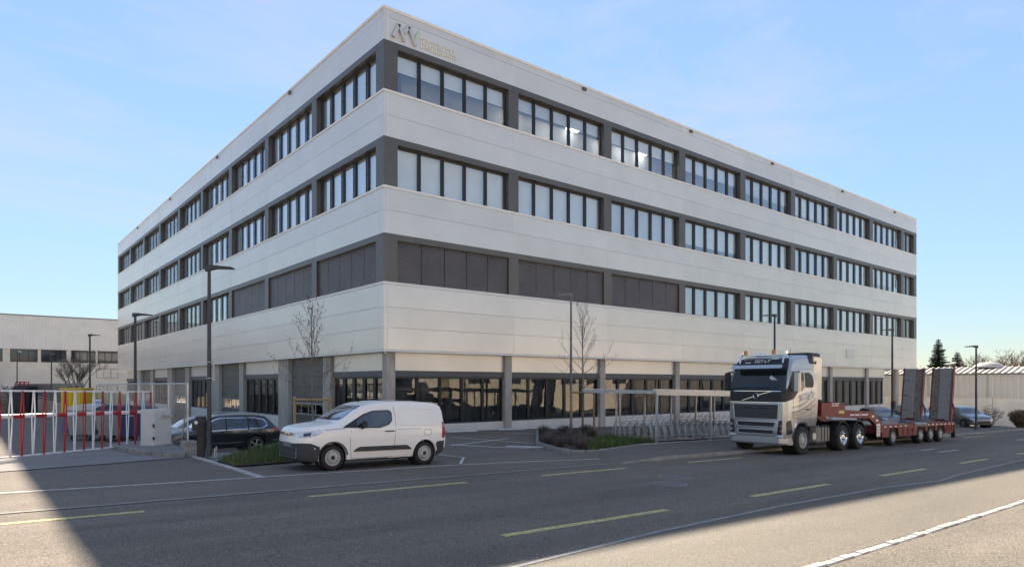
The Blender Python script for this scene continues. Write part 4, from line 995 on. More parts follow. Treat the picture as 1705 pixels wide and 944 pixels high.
    MB().lathe([(.03, -.02), (.03, .02)], (3.55, -1.0, .72), 'y', 8).build('side_marker', ORANGE, t)
make_truck()

# ------------------------------------------------------------------ the red low loader
def make_trailer():
    RED = mat('trailer_red', (.16, .02, .018), .5, .1, var=.3, scale=2.5); REDD = mat('trailer_red_worn', (.14, .02, .018), .65, var=.5, scale=5)
    DECK = mat('deck_timber', (.26, .225, .185), .85, var=.35, scale=4, stretch=(.6, 5, 1))
    RIDGE = mat('ramp_tread', (.40, .39, .37), .6, .3, var=.5, scale=26)
    RUST = mat('ramp_underside', (.17, .145, .12), .85, var=.5, scale=9)
    U0, VY = 24.9, 12.10 + 1.24
    t = thing('low_loader_trailer', 'dark red four axle low loader trailer with two upright loading ramps at its rear', 'trailer', (U0, VY, G(U0, 12.2) + .012))
    t.rotation_euler = (0, R(1.146), 0)
    W = 1.22
    side = [(.15, 1.38), (.15, 1.88), (2.05, 1.88), (2.10, 1.60), (4.6, 1.52), (5.55, 1.06), (5.55, .62), (5.15, .62), (4.85, 1.02), (4.3, 1.24), (2.3, 1.28)]
    for s, nm in ((-1, 'gooseneck_beam'), (1, 'gooseneck_beam')):
        MB().prism(side, .16, lambda a, b, q, s=s: (a, s * (W - q), b)).build(nm, RED, t)
    MB().box(.2, -1.05, 1.36, 4.6, 1.05, 1.44).build('gooseneck_plate', REDD, t)
    MB().cbox(.15, -1.06, 1.44, 2.0, 1.06, 1.86, .03).build('front_box', RED, t)
    MB().box(2.06, -.9, 1.44, 2.10, .9, 1.9).build('front_board', REDD, t)
    text_mesh('SGT&T', .20, WHITEP, .003, .25, 'lettering', 1, t, side_mtx(1.25, -W - .003, 1.74))
    tag(MB().box(1.55, -W - .012, 1.46, 2.0, -W, 1.58).build('reflector_plate', mat('plate_yellow', (.55, .48, .15), .5), t))
    lr2 = random.Random(9); mb = MB(); x = 2.55
    while x < 4.2:
        w = lr2.uniform(.05, .10); mb.box(x, -W - .006, 1.365, x + w, -W, 1.43); x += w + (.09 if lr2.random() < .2 else .025)
    tag(mb.build('lettering', WHITEP, t), kind='stuff')
    for x in (4.55, 4.95): MB().box(x, -W - .004, 1.28 - (x - 4.55) * .45, x + .22, -W, 1.36 - (x - 4.55) * .45).build('sticker', WHITEP, t)
    MB().cbox(.02, -.9, 1.35, .16, .9, 1.8, .02).build('front_bracket', YEL, t)
    mb = MB()
    for i in range(6): mb.bar((5.20 + (i % 2) * 0, -W - .02, .70 + i * .07), (5.40, -W - .02, .62 + i * .07), .012, .03, up=(0, 1, 0))
    wp = MB().box(5.02, -W - .016, .45, 5.36, -W - .002, 1.00).build('warning_board', WHITEP, t)
    for i in range(4): MB().bar((5.03, -W - .019, .52 + i * .13), (5.35, -W - .019, .44 + i * .13), .006, .06, up=(0, 1, 0)).build('warning_stripe', REDP, wp)
    # deck and its planks
    D0, D1, DZ = 5.55, 14.35, .93
    n = 12; pw = 2 * (W - .12) / n
    pm = MB(); pm.cbox(D0, 0, DZ - .05, D1, pw - .012, DZ, .006); pme = pm.mesh('deck_plank', DECK)
    for i in range(n): link('deck_plank', pme, t, (0, -(W - .12) + i * pw, (i % 3) * .003))
    for s in (-1, 1):
        y0, y1 = (s * (W - .11), s * W)
        MB().box(D0, y0, DZ - .15, D1, y1, DZ + .015).build('side_rail', RED, t)
    AX = (6.90, 10.05, 11.32, 12.60)
    # the side skirt, cut out round the wheels
    def skirt(x0, x1, z0): return [(x0, DZ - .152), (x1, DZ - .152), (x1 - .12, z0), (x0 + .12, z0)]
    edges = [D0 + .02] + [q for a in AX for q in (a - .44, a + .44)] + [D1]
    for a, b in zip(edges[0::2], edges[1::2]):
        if b - a > .15:
            MB().prism(skirt(a, b, .40 if b - a > .7 else .55), .07, lambda p, z, q: (p, -W + .03 + q, z)).build('side_skirt', RED, t)
            if b - a > .9:
                for x in [a + (b - a) * k / 4 for k in (1, 2, 3)]: MB().box(x - .04, -W + .005, .46, x + .04, -W + .03, .76).build('skirt_rib', REDD, t)
    for i in range(16):
        x = D0 + .25 + i * .55
        if i not in (5, 6): MB().box(x, -W - .006, DZ - .10, x + .22, -W - .001, DZ - .05).build('side_reflector', WHITEP, t)
    MB().box(D0, -1.0, .55, D1, 1.0, DZ - .052).build('deck_frame', REDD, t)
    for k, x in enumerate(AX):
        for s in (-1, 1): wheel(t, x, s * (W - .20), .40, .40, .30, 'trailer', s, STEEL)
        MB().tube([(x, -1, .40), (x, 1, .40)], .08, 8).build('axle', BLACK, t)
    MB().box(D1, -W, .35, D1 + .10, W, DZ + .01).build('rear_beam', RED, t)
    for y in (-1.0, .75): MB().box(D1 + .1, y, .5, D1 + .14, y + .25, .8).build('tail_lamp', REDL, t)
    MB().box(D1 + .02, -W - .02, .12, D1 + .06, -W + .16, .5).build('mud_flap', BLACK, t)
    # two ramps hinged at the rear, tilted a little backwards
    for s in (-1, 1):
        y0 = s * .69
        w = .50; H_ = 2.72; th = .20; tx = math.tan(R(9))
        def f(a, b, q): return (D1 - .42 + b * tx + q, y0 + a, DZ + .05 + b)
        rb = MB().prism([(-w + .045, 0), (w - .045, 0), (w - .06, H_ - .03), (-w + .06, H_ - .03)], th - .06, lambda a, b, q: f(a, b, q + .03)).build('ramp', RUST, t)
        for e in (-1, 1):
            MB().prism([(e * w, -.05), (e * (w - .05), -.05), (e * (w - .05), H_ + .02), (e * w, H_ + .02)], th + .02, lambda a, b, q: f(a, b, q - .01)).build('ramp_edge', RED, rb)
        tm = MB(); rr = random.Random(4 + s)
        for i in range(44):
            z = .04 + i * .061
            for x0, x1 in ((-w + .12, -w + .62) if s < 0 else (-w + .40, w - .06), ):
                k0 = x0; 
                while k0 < x1 - .03:
                    k1 = min(x1, k0 + rr.uniform(.08, .16)); d = rr.uniform(.018, .034)
                    v = [f(k0, z, .03), f(k1, z, .03), f(k1, z + .045, .03), f(k0, z + .045, .03), f(k0 + .01, z + .01, .03 - d), f(k1 - .01, z + .01, .03 - d), f(k1 - .01, z + .035, .03 - d), f(k0 + .01, z + .035, .03 - d)]
                    tm.add(v, [(4, 5, 6, 7), (0, 1, 5, 4), (1, 2, 6, 5), (2, 3, 7, 6), (3, 0, 4, 7)]); k0 = k1 + .006
        tag(tm.build('ramp_tread', RIDGE, rb), kind='stuff')
        for z in (.5, 1.3, 2.1): MB().bar(f(-w + .66, z, .02), f(w - .05, z, .02), .05, .05).build('ramp_rib', RUST, rb)
        mb = MB(); mb.box(D1 - .5, y0 - .2, DZ, D1 - .1, y0 + .2, DZ + .14); mb.build('ramp_hinge', REDD, t)
        MB().tube([(D1 - .3, y0 - .54, 1.9), (D1 + .05, y0 - .54, 1.5), (D1 + .05, y0 - .54, 1.1)], .03, 6).build('ramp_ram', RED, t)
    # chains and wedges lying on the deck
    for x, y, s_ in ((9.6, -.7, .32), (12.2, -.5, .40)):
        mb = MB(); q = random.Random(int(x * 7))
        mb.lathe([(s_ * 1.1, 0), (s_ * .9, s_ * .22), (s_ * .5, s_ * .36), (0, s_ * .40)], (x, y, DZ + .005), 'z', 9)
        mb.v = [(a + q.uniform(-.05, .05), b + q.uniform(-.05, .05), max(DZ + .004, c + q.uniform(-.03, .03))) for a, b, c in mb.v]
        mb.build('chain_heap', mat('chain_heap', (.13, .12, .105), .8, .2, var=.6, scale=30, bump=.6), t)
    mb = MB(); q = random.Random(2)
    for i in range(40):
        x = 9.1 + i * .035; mb.tube([(x, -W - .01 + q.uniform(-.01, .01), DZ + .02), (x + .03, -W - .05, DZ - .02 + q.uniform(-.02, .02)), (x + .05, -W - .02, DZ - .09 + q.uniform(-.03, .03))], .014, 5)
    tag(mb.build('slung_chain', GALV, t), kind='stuff')
make_trailer()

# ------------------------------------------------------------------ barrier gate, cabinet, fence, terminal
def make_gate():
    A, B = Vector((-.75, 21.95, 0)), Vector((5.32, 26.75, 0))
    d = (B - A); L = d.length; ang = math.atan2(d.y, d.x)
    t = thing('barrier_gate', 'red and white boom barrier with a row of narrow lattice bars across the yard entrance', 'barrier', (A.x, A.y, G(A.x, A.y)))
    t.rotation_euler = (0, R(.95), ang)
    zl, zm, zt = .08, 1.22, 1.93
    def zmid(x): return 1.40 + (1.22 - 1.40) * 0
    MB().tube([(-.5, 0, zl), (L + .35, 0, zl)], .025, 8).build('bottom_rail', WHITEP, t)
    MB().box(-.5, -.025, zt - .025, L - .15, .025, zt + .025).build('top_rail', WHITEP, t)
    bm_ = MB().tube([(-.5, 0, zm), (L + .55, 0, zm)], .062, 12).build('boom', WHITEP, t)
    n = 22; p = L / n
    for i in range(n):
        x = (i + .35) * p
        red = i % 2 == 1
        col = REDP if red else WHITEP
        w = .055
        mb = MB()
        for s in (-1, 1):
            mb.bar((x + s * .012, -.05, zl), (x + s * w, -.05, zm), .025, .025, up=(0, 1, 0)); mb.bar((x + s * w, -.05, zm), (x + s * .012, -.05, zt), .025, .025, up=(0, 1, 0))
        if red: mb.prism([(x - .03, 1.55), (x + .03, 1.55), (x + .012, zt - .05), (x - .012, zt - .05)], .02, lambda a, b, q: (a, -.06 + q, b))
        mb.build('lattice_bar', col, t)
        if red: MB().tube([(x - p * .85, 0, zm), (x + .06, 0, zm)], .0645, 12).build('red_band', REDP, bm_)
    return t
make_gate()
is_ = thing('barrier_island', 'low kerbed concrete island carrying the grey barrier cabinet', 'traffic island', (4.7, 24.5, 0))
def island():
    poly = [(3.95, 26.4), (4.15, 24.2), (4.35, 23.2), (4.75, 22.45), (5.25, 22.05), (5.62, 22.1), (5.66, 27.5), (4.6, 27.6)]
    o = sheet('top', poly, APRON, .13, .5, None, .4, is_); o.location = (-4.7, -24.5, 0)
    P = [(3.9, 26.4), (4.1, 24.2), (4.3, 23.15), (4.72, 22.4), (5.25, 21.98), (5.66, 22.02)]
    stones_in(is_, Vector((4.7, 24.5, 0)), 'kerb_stone', P, .12, .55, KERB, .14, bottom=.2)
island()
tag(MB().cbox(5.30, 22.35, -.5, 5.66, 22.78, .33, .02).build('concrete_block', mat('old_concrete', (.30, .265, .22), .9, var=.3, scale=6, bump=.3)), 'short weathered concrete block at the front end of the barrier island', 'concrete block')
def cabinet():
    x, y = 5.12, 25.35; z = G(x, y) + .13
    t = thing('barrier_cabinet', 'light grey metal barrier drive cabinet holding the boom of the gate', 'cabinet', (x, y, z)); t.rotation_euler = (0, 0, R(38))
    MB().cbox(-.42, -.26, .03, .42, .26, 1.22, .015).build('housing', CABM, t)
    MB().cbox(-.46, -.30, 0, .46, .30, .04, .008).build('base_plate', STRIP, t)
    MB().box(-.36, -.268, .10, .34, -.26, .95).build('door', CABM, t)
    mb = MB(); mb.cbox(-.10, -.34, .93, .40, -.26, 1.02, .01); mb.build('boom_clamp', GALV, t)
    MB().cbox(-.02, -.30, 1.02, .05, -.26, 1.10, .01).build('clamp_arm', GALV, t)
    for z0 in (.20, .62): MB().cbox(-.47, -.30, z0, -.40, -.24, z0 + .12, .02).build('hinge', BLACK, t)
cabinet()
def mesh_fence(name, label, x, y0, y1, h, pitch, group=None):
    t = thing(name, label, 'fence', (x, y0, G(x, y0)), group=group)
    n = round((y1 - y0) / pitch); zb = G(x, y0)
    for i in range(n + 1):
        y = (y1 - y0) * i / n; g0 = G(x, y0 + y) - zb
        MB().tube([(0, y, g0 - .2), (0, y, h)], .03, 8).build('post', GALV, t)
        if i < n:
            y2 = (y1 - y0) * (i + 1) / n
            pm = MB()
            for k in range(1, int((y2 - y) / .12)): pm.tube([(0, y + k * .12, g0 + .06), (0, y + k * .12, h)], .0035, 3, caps=False)
            for k in range(1, 11): pm.tube([(0, y, g0 + .06 + k * .19), (0, y2, g0 + .06 + k * .19)], .0035, 3, caps=False)
            tag(pm.build('wire_panel', GALV, t), kind='stuff')
            MB().tube([(0, y, h), (0, y2, h)], .025, 6).build('top_rail', GALV, t)
    MB().tube([(0, .05, h - .5), (-.05, .75, g0 * 0 + .05)], .022, 6).build('brace', GALV, t)
mesh_fence('wire_fence', 'see-through galvanised wire panel fence beside the ramp behind the barrier cabinet', 5.72, 23.7, 42.0, 2.22, 2.62)
def terminal():
    x, y = 5.56, 21.50; z = G(x, y)
    t = thing('access_terminal', 'dark brown access terminal with camera head on a narrow stem beside the lamp post', 'terminal', (x, y, z)); t.rotation_euler = (0, 0, R(-38))
    M = mat('terminal_brown', (.035, .026, .022), .55, var=.2, scale=6)
    MB().prism([(-.10, 0), (.10, 0), (.085, .85), (-.085, .85)], .14, lambda a, b, q: (a, -.07 + q, b)).build('stem', M, t)
    mb = MB(); mb.cbox(-.21, -.20, .82, .21, .14, 1.15, .05); mb.build('head', M, t)
    MB().cbox(-.13, -.15, 1.15, .13, .10, 1.24, .03).build('camera_hood', M, t)
    MB().lathe([(.05, -.19), (.05, -.215), (0, -.22)], (-.06, 0, 1.06), 'y', 14).build('lens_cover', WHITEP, t)
    MB().lathe([(.085, -.19), (.085, -.21), (0, -.21)], (.08, 0, .97), 'y', 16).build('lens', BLACK, t)
terminal()

# ------------------------------------------------------------------ lamp posts
def lamp(name, label, x, y, zt, arm=(1, 0), r=.075, sign=False, zb=None, group='slim dark street lamps', head=1.0, m=None):
    m = m or DARKM
    zb = G(x, y) if zb is None else zb; h = zt - zb
    t = thing(name, label, 'street lamp', (x, y, zb), group=group)
    a = Vector((arm[0], arm[1], 0)).normalized()
    MB().tube([(0, 0, -.1), (0, 0, h * .38), (0, 0, h)], [r, r * .92, r * .72], 12).build('pole', m, t)
    MB().lathe([(r * 1.25, -.05), (r * 1.25, .35), (r, .40)], (0, 0, 0), 'z', 12).build('base_sleeve', m, t)
    if r > .05: MB().box(r * .9, -.03, .75, r * 1.04, .03, 1.05).build('access_door', m, t)
    b = Vector((-a.y, a.x, 0))
    mb = MB(); mb.add([tuple(a * p + b * q + Vector((0, 0, h + c))) for p, q, c in ((-.10, -.07, -.16), (-.10, .07, -.16), (.16, .08, -.10), (.16, -.08, -.10), (-.10, -.07, .02), (-.10, .07, .02), (.16, .08, .02), (.16, -.08, .02))],
           [(0, 1, 2, 3), (4, 5, 6, 7), (0, 1, 5, 4), (1, 2, 6, 5), (2, 3, 7, 6), (3, 0, 4, 7)]); mb.build('bracket', m, t)
    k = head
    hv = [(.16, -.09, -.09), (.16, .09, -.09), (.70 * k, .15, -.085), (.70 * k, -.15, -.085), (.16, -.09, .015), (.16, .09, .015), (.70 * k, .15, -.045), (.70 * k, -.15, -.045)]
    mb = MB(); mb.add([tuple(a * p + b * q + Vector((0, 0, h + c))) for p, q, c in hv], [(0, 1, 2, 3), (4, 5, 6, 7), (0, 1, 5, 4), (1, 2, 6, 5), (2, 3, 7, 6), (3, 0, 4, 7)]); hd = mb.build('lamp_head', m, t)
    mb = MB(); mb.add([tuple(a * p + b * q + Vector((0, 0, h + c))) for p, q, c in ((.26, -.08, -.094), (.26, .08, -.094), (.62 * k, .11, -.092), (.62 * k, -.11, -.092))], [(0, 1, 2, 3)]); mb.build('led_panel', mat('led_panel', (.5, .5, .48), .3), hd)
    return t
RT = (.7727, -.6347)
l1 = lamp('street_lamp', 'tall dark street lamp standing on the gravel beside the brown access terminal', 5.68, 21.1, 5.6, RT, .068)
mb = MB(); mb.tube([(0, -.03, 0.05), (.10, -.16, .05), (.10, -.16, .32)], .02, 6); mb.tube([(.18, -.04, .05), (.18, -.04, .36)], .02, 6)
tag(mb.build('cable_tube', GALV, None, (5.68, 21.05, G(5.68, 21.1))), 'short grey cable tubes rising from the ground at the foot of the lamp post', 'pipe')
sgn = thing('road_sign', 'white rounded sign plate seen nearly edge-on, strapped high on the lamp post', 'sign', (5.68, 21.1, 2.45))
q = MB().prism(rpoly([(-.30, -.34), (.30, -.34), (.30, .34), (-.30, .34)], .09), .03, lambda a, b, t: (.115 + a * .165 + .0, -.03 + a * .30 - .03 * t, b + .06)); q.build('plate', mat('sign_back', (.66, .62, .56), .5, var=.1, scale=3), sgn)
for z in (-.18, .30): MB().tube([(-.07, .02, z), (.0, -.10, z), (.10, -.05, z)], .018, 6).build('strap', GALV, sgn)
lamp('street_lamp', 'dark street lamp in front of the far half of the ramp side facade', 6.0, 33.9, 5.25, RT, .07)
lamp('street_lamp', 'street lamp in the yard beyond the wire fence, left of the office building', 7.3, 58.0, 5.75, RT, .075)
lamp('street_lamp', 'pale thin street lamp between the right young tree and the white facade', 24.25, 24.73, 6.75, (-.77, .63), .07, m=mat('lamp_grey', (.16, .16, .165), .5, .3))
lamp('street_lamp', 'dark street lamp rising behind the roof of the silver truck', 37.6, 21.0, 6.25, (-.77, .63), .075)
lamp('street_lamp', 'dark street lamp standing behind the red trailer near the end of the office building', 52.6, 20.2, 6.1, (-.77, .63), .085)
lamp('street_lamp', 'rightmost street lamp, standing by the parked cars beyond the trailer', 52.4, 14.9, 4.65, (-.77, .63), .075)
lamp('street_lamp', 'leftmost distant thin lamp pole before the long beige building', 4.2, 82.0, 5.3, RT, .06, head=.5)
lamp('street_lamp', 'distant thin lamp pole left of the bare tree in the yard', 7.0, 82.0, 5.2, RT, .07, head=.5)

# ------------------------------------------------------------------ bicycle shelter with racks
def shelter():
    x0, y0 = 22.5, 17.85; zg = G(x0, y0) + .08
    t = thing('bike_shelter', 'low galvanised steel bicycle shelter with flat roof beside the planter', 'shelter', (x0, y0, zg))
    t.rotation_euler = (0, R(1.146), 0)
    W, D, H = 8.2, 4.0, 2.10
    for x in (0, 3.85, 7.7): MB().box(x - .04, -.04, -.1, x + .04, .04, H).build('post', GALV, t)
    for x in (.15, 2.1, 4.1, 6.1, 7.7): MB().box(x - .035, 2.35, -.3, x + .035, 2.42, H).build('post', GALV, t)
    for x in (.0,): MB().box(x - .03, 2.0, -.3, x + .03, 2.06, H).build('post', GALV, t)
    MB().box(-.35, -.22, H, W, -.06, H + .16).build('front_beam', GALV, t)
    MB().box(-.35, D - .1, H, W, D + .05, H + .14).build('rear_beam', GALV, t)
    for x in (-.3, 1.9, 3.85, 5.8, 7.7): MB().box(x - .04, -.06, H - .04, x + .04, D, H + .08).build('rafter', GALV, t)
    rp = MB()
    for i in range(int(D / .26)):
        y = -.06 + i * .26
        rp.box(-.34, y, H + .081, W, y + .20, H + .10); rp.box(-.34, y + .20, H + .06, W, y + .26, H + .08)
    rp.build('roof_sheet', mat('roof_galv', (.34, .345, .35), .5, .5, var=.1), t)
    for y in (.03, 2.34): MB().box(.1, y - .02, .26, 3.8, y + .02, .30).build('ground_rail', GALV, t)
    MB().box(-.36, -.26, H - .10, W, -.20, H + .0).build('gutter', GALV, t)
shelter()
def racks():
    zg = .08
    # one rack: base rail with a row of tall spiral wheel holders
    def rack(x, y, n, lab):
        t = thing('bicycle_rack', lab, 'bike rack', (x, y, G(x, y) + zg), group='bicycle racks under the shelter'); t.rotation_euler = (0, R(1.146), 0)
        MB().box(-.15, -.05, .03, n * .25, .05, .09).build('base_rail', GALV, t)
        MB().box(-.15, .62, .03, n * .25, .70, .09).build('base_rail', GALV, t)
        hm = MB()
        for s in (0, .09):
            pts = []
            for k in range(15):
                a = math.pi * (k / 14); pts.append((s, .32 - .36 * math.cos(a), .08 + (.62 if True else .4) * math.sin(a) ** .7))
            hm.tube(pts, .014, 5, caps=False)
        hm.tube([(.0, .32, .70), (.09, .32, .70)], .012, 5)
        hm.tube([(.045, -.04, .06), (.045, .1, .86), (.045, .25, .98), (.045, .38, .90)], .013, 5)
        me = hm.mesh('wheel_holder', GALV)
        for i in range(n): link('wheel_holder', me, t, (i * .25, .0 if i % 2 else .12, .0 if i % 2 else .10))
    rack(22.8, 18.3, 14, 'front row of galvanised wheel holders at the left end of the bicycle shelter')
    rack(26.7, 18.3, 14, 'front row of galvanised wheel holders beside the truck end of the bicycle shelter')
    rack(22.9, 19.9, 14, 'rear row of galvanised wheel holders at the left end of the bicycle shelter')
    rack(26.7, 19.9, 14, 'rear row of galvanised wheel holders at the right end of the bicycle shelter')
racks()
sk = thing('shelter_kerb', 'pale kerb along the front of the bicycle shelter', 'kerb', (21, 17.4, 0))
stones_in(sk, Vector((21, 17.4, 0)), 'kerb_stone', [(20.9, 17.43), (34, 17.43), (46, 17.43)], .12, 1.0, LIGHTK, .125, bottom=.1)
pk_ = thing('planter_kerb', 'curved concrete kerb round the lavender and grass bed in front of the facade', 'kerb', (17, 17, 0))
stones_in(pk_, Vector((17, 17, 0)), 'kerb_stone', [(22.0, 24.8), (18.0, 20.3), (16.8, 18.0), (16.45, 16.75), (16.75, 16.35), (17.4, 16.36), (20.9, 17.43)], .13, .85, KERB, .13, bottom=.2)

# ------------------------------------------------------------------ plants
def young_tree(label, x, y, h, seed, lean=0.0, bark=mat('young_bark', (.19, .16, .135), .9, var=.3, scale=8)):
    q = random.Random(seed); zb = G(x, y)
    t = thing('young_tree', label, 'tree', (x, y, zb), group='staked young street trees')
    tr = MB(); pts = [(0, 0, -.1)]; 
    for i in range(1, 9): pts.append((q.uniform(-.03, .03) + lean * i / 8, q.uniform(-.03, .03), h * i / 8))
    tr.tube(pts, [.055 * (1 - .88 * i / 8) + .004 for i in range(9)], 8); tr.build('trunk', bark, t)
    br = MB(); buds = MB()
    def twig(p, d, L, r, depth):
        P = [Vector(p)]; dd = Vector(d)
        n = 5
        for i in range(n):
            dd = (dd + Vector((q.uniform(-.14, .14), q.uniform(-.14, .14), q.uniform(.0, .20)))).normalized(); P.append(P[-1] + dd * L / n)
        br.tube(P, [r * (1 - .75 * i / n) for i in range(n + 1)], 4, caps=False)
        if depth < 2:
            for i in range(1, n + 1):
                if q.random() < .7:
                    e = Vector((q.uniform(-1, 1), q.uniform(-1, 1), q.uniform(-.1, .9))).normalized()
                    twig(P[i], (dd * .9 + e).normalized(), L * q.uniform(.22, .45), max(.0042, r * .5), depth + 1)
        if q.random() < .9:
            c = P[-1]; s = .022; buds.add([c + Vector((s, 0, 0)), c + Vector((-s, 0, 0)), c + Vector((0, s, s)), c + Vector((0, -s, -s))], [(0, 1, 2), (0, 1, 3), (0, 2, 3), (1, 2, 3)])
    N = 25
    for i in range(N):
        f = .36 + .60 * i / N; a = i * 2.4 + q.uniform(-.4, .4); up = .35 + 1.5 * max(0, f - .42)
        k = f * 8; j = int(k); p = Vector(pts[min(j, 8)]).lerp(Vector(pts[min(j + 1, 8)]), k - j)
        L = (h * .30) * (1.15 - f) * q.uniform(.8, 1.3) + .25
        if f > .5: up += .6
        twig(p, Vector((math.cos(a), math.sin(a), up)).normalized(), L, .017 * (1.2 - f) + .005, 0)
    tag(br.build('branches', bark, t), kind='stuff'); tag(buds.build('buds', mat('buds', (.10, .055, .045), .8), t), kind='stuff')
    return t
young_tree('bare young tree tied between two wooden stakes behind the white van', 10.5, 25.0, 5.9, 11)
young_tree('bare young tree tied between two wooden stakes in the lavender bed', 23.65, 23.3, 6.1, 23)
def stakes(label, x, y, dx, hgt, w=.055):
    zb = G(x, y); t = thing('tree_stakes', label, 'tree stakes', (x, y, zb), group='wooden tree stake frames')
    a = Vector((RT[0], RT[1], 0))
    for s in (-1, 1): MB().tube([a * (s * dx) + Vector((0, 0, -.3)), a * (s * dx) + Vector((0, 0, hgt))], w, 10).build('stake', WOOD, t)
    MB().tube([a * (-dx - .03) + Vector((0, -.06, hgt - .14)), a * (dx + .03) + Vector((0, -.06, hgt - .14))], w * .85, 10).build('cross_rail', WOOD, t)
    MB().lathe([(.085, hgt - .2), (.10, hgt - .14), (.085, hgt - .08)], (0, 0, 0), 'z', 10).build('tree_tie', mat('tie_strap', (.10, .075, .05), .9), t)
stakes('two wooden stakes with a cross rail holding the young tree behind the white van', 10.5, 25.0, .68, 2.28, .06)
stakes('two wooden stakes with a cross rail holding the young tree in the lavender bed', 23.65, 23.3, .56, 2.15, .055)
def inside(p, poly):
    c = False; n = len(poly)
    for i in range(n):
        a, b = poly[i], poly[i - 1]
        if (a[1] > p[1]) != (b[1] > p[1]) and p[0] < (b[0] - a[0]) * (p[1] - a[1]) / (b[1] - a[1]) + a[0]: c = not c
    return c
def leafmat(name, c1, c2, sc_=3.0):
    m = mat(name, c1, .7, var=.25, scale=sc_, col2=c2); m.node_tree.nodes['Principled BSDF'].inputs['Specular IOR Level'].default_value = .2; return m
GRASSM = leafmat('grass_blades', (.055, .085, .025), (.12, .155, .05))
DRYG = leafmat('dry_grass', (.13, .11, .06), (.20, .165, .09))
LAV = leafmat('lavender_stems', (.085, .068, .058), (.15, .125, .105), 6)
SOIL = mat('soil', (.07, .052, .038), .95, var=.4, scale=6, bump=.5)
def blades(name, poly, n, h0, h1, w, m, dz, seed, bend=.5, kind='stuff', clump=0, hf=None):
    q = random.Random(seed); us = [p[0] for p in poly]; vs2 = [p[1] for p in poly]; mb = MB(); k = 0
    while k < n:
        u, v = q.uniform(min(us), max(us)), q.uniform(min(vs2), max(vs2))
        if not inside((u, v), poly): continue
        k += 1; a = q.uniform(0, 6.283); h = q.uniform(h0, h1) * (hf(u, v) if hf else 1); b = q.uniform(.1, bend) * h
        dx, dy = math.cos(a), math.sin(a); z = G(u, v) + dz
        p0 = (u - dy * w, v + dx * w, z); p1 = (u + dy * w, v - dx * w, z)
        p2 = (u + dx * b * .35 + dy * w * .7, v + dy * b * .35 - dx * w * .7, z + h * .6); p3 = (u + dx * b * .35 - dy * w * .7, v + dy * b * .35 + dx * w * .7, z + h * .6)
        p4 = (u + dx * b, v + dy * b, z + h)
        mb.add([p0, p1, p2, p3, p4], [(0, 1, 2, 3), (3, 2, 4)])
    return mb.build(name, m)
GP = [(5.6, 20.0), (5.62, 18.5), (6.2, 18.55), (7.2, 18.75), (9.2, 19.6), (10.9, 21.5), (11.4, 25.6), (9.6, 25.8), (8.2, 22.8), (6.6, 21.6)]
tag(sheet('planted_strip', GP, SOIL, .03, .5), kind='structure')
tag(blades('grass', GP, 8000, .08, .30, .007, GRASSM, .02, 1, .8, hf=lambda u, v: .75 + .5 * S(u, 6, 8)), kind='stuff')
tag(blades('dry_grass', GP, 900, .1, .35, .006, DRYG, .02, 2, .9), kind='stuff')
PB = [(16.95, 18.2), (16.6, 16.85), (16.85, 16.5), (17.4, 16.48), (20.9, 17.55), (22.2, 17.65), (22.2, 20.6), (25.4, 24.8), (22.1, 24.8), (18.1, 20.2)]
tag(sheet('planting_bed', PB, SOIL, .10, .5), kind='structure')
GR = [(17.0, 16.5), (20.9, 17.52), (22.2, 17.6), (22.2, 20.4), (19.8, 19.2), (18.2, 17.6)]
tag(blades('grass', GR, 5500, .10, .32, .008, GRASSM, .08, 4, .8), kind='stuff')
def lav(x, y, seed):
    q = random.Random(seed); z = G(x, y) + .08; mb = MB(); n = 190
    for i in range(n):
        a = q.uniform(0, 6.283); s = q.uniform(0, 1) ** .6 * .95; h = q.uniform(.24, .46) * (1 - .30 * s); r = s * .36
        d = Vector((math.cos(a), math.sin(a), 0)); p = d * (r * .4); e = d * (r + .04) + Vector((q.uniform(-.04, .04), q.uniform(-.04, .04), h))
        w = Vector((-d.y, d.x, 0)) * .007; mid = (p + e) / 2 + Vector((0, 0, h * .1))
        mb.add([p - w, p + w, mid + w, mid - w, e + w * .8, e - w * .8], [(0, 1, 2, 3), (3, 2, 4, 5)])
        mb.add([e + w * 1.6, e - w * 1.6, e + Vector((0, 0, .07))], [(0, 1, 2)])
    return mb, z
LP = []
qq = random.Random(8)
while len(LP) < 17:
    p = (qq.uniform(16.6, 24), qq.uniform(16.6, 23))
    if inside(p, PB) and not inside(p, GR) and all((p[0] - a) ** 2 + (p[1] - b) ** 2 > .42 for a, b in LP): LP.append(p)
lmesh = []
for i, p in enumerate(LP):
    if i < 5: lmesh.append(lav(p[0], p[1], i)[0].mesh('lavender_bush', LAV))
    o = link('lavender_bush', lmesh[i % 5], None, (p[0], p[1], G(*p) + .08)); o.rotation_euler = (0, 0, i * 1.3)
    tag(o, 'brownish dormant lavender bush in the kerbed bed before the facade', 'shrub', 'lavender bushes in the kerbed bed')

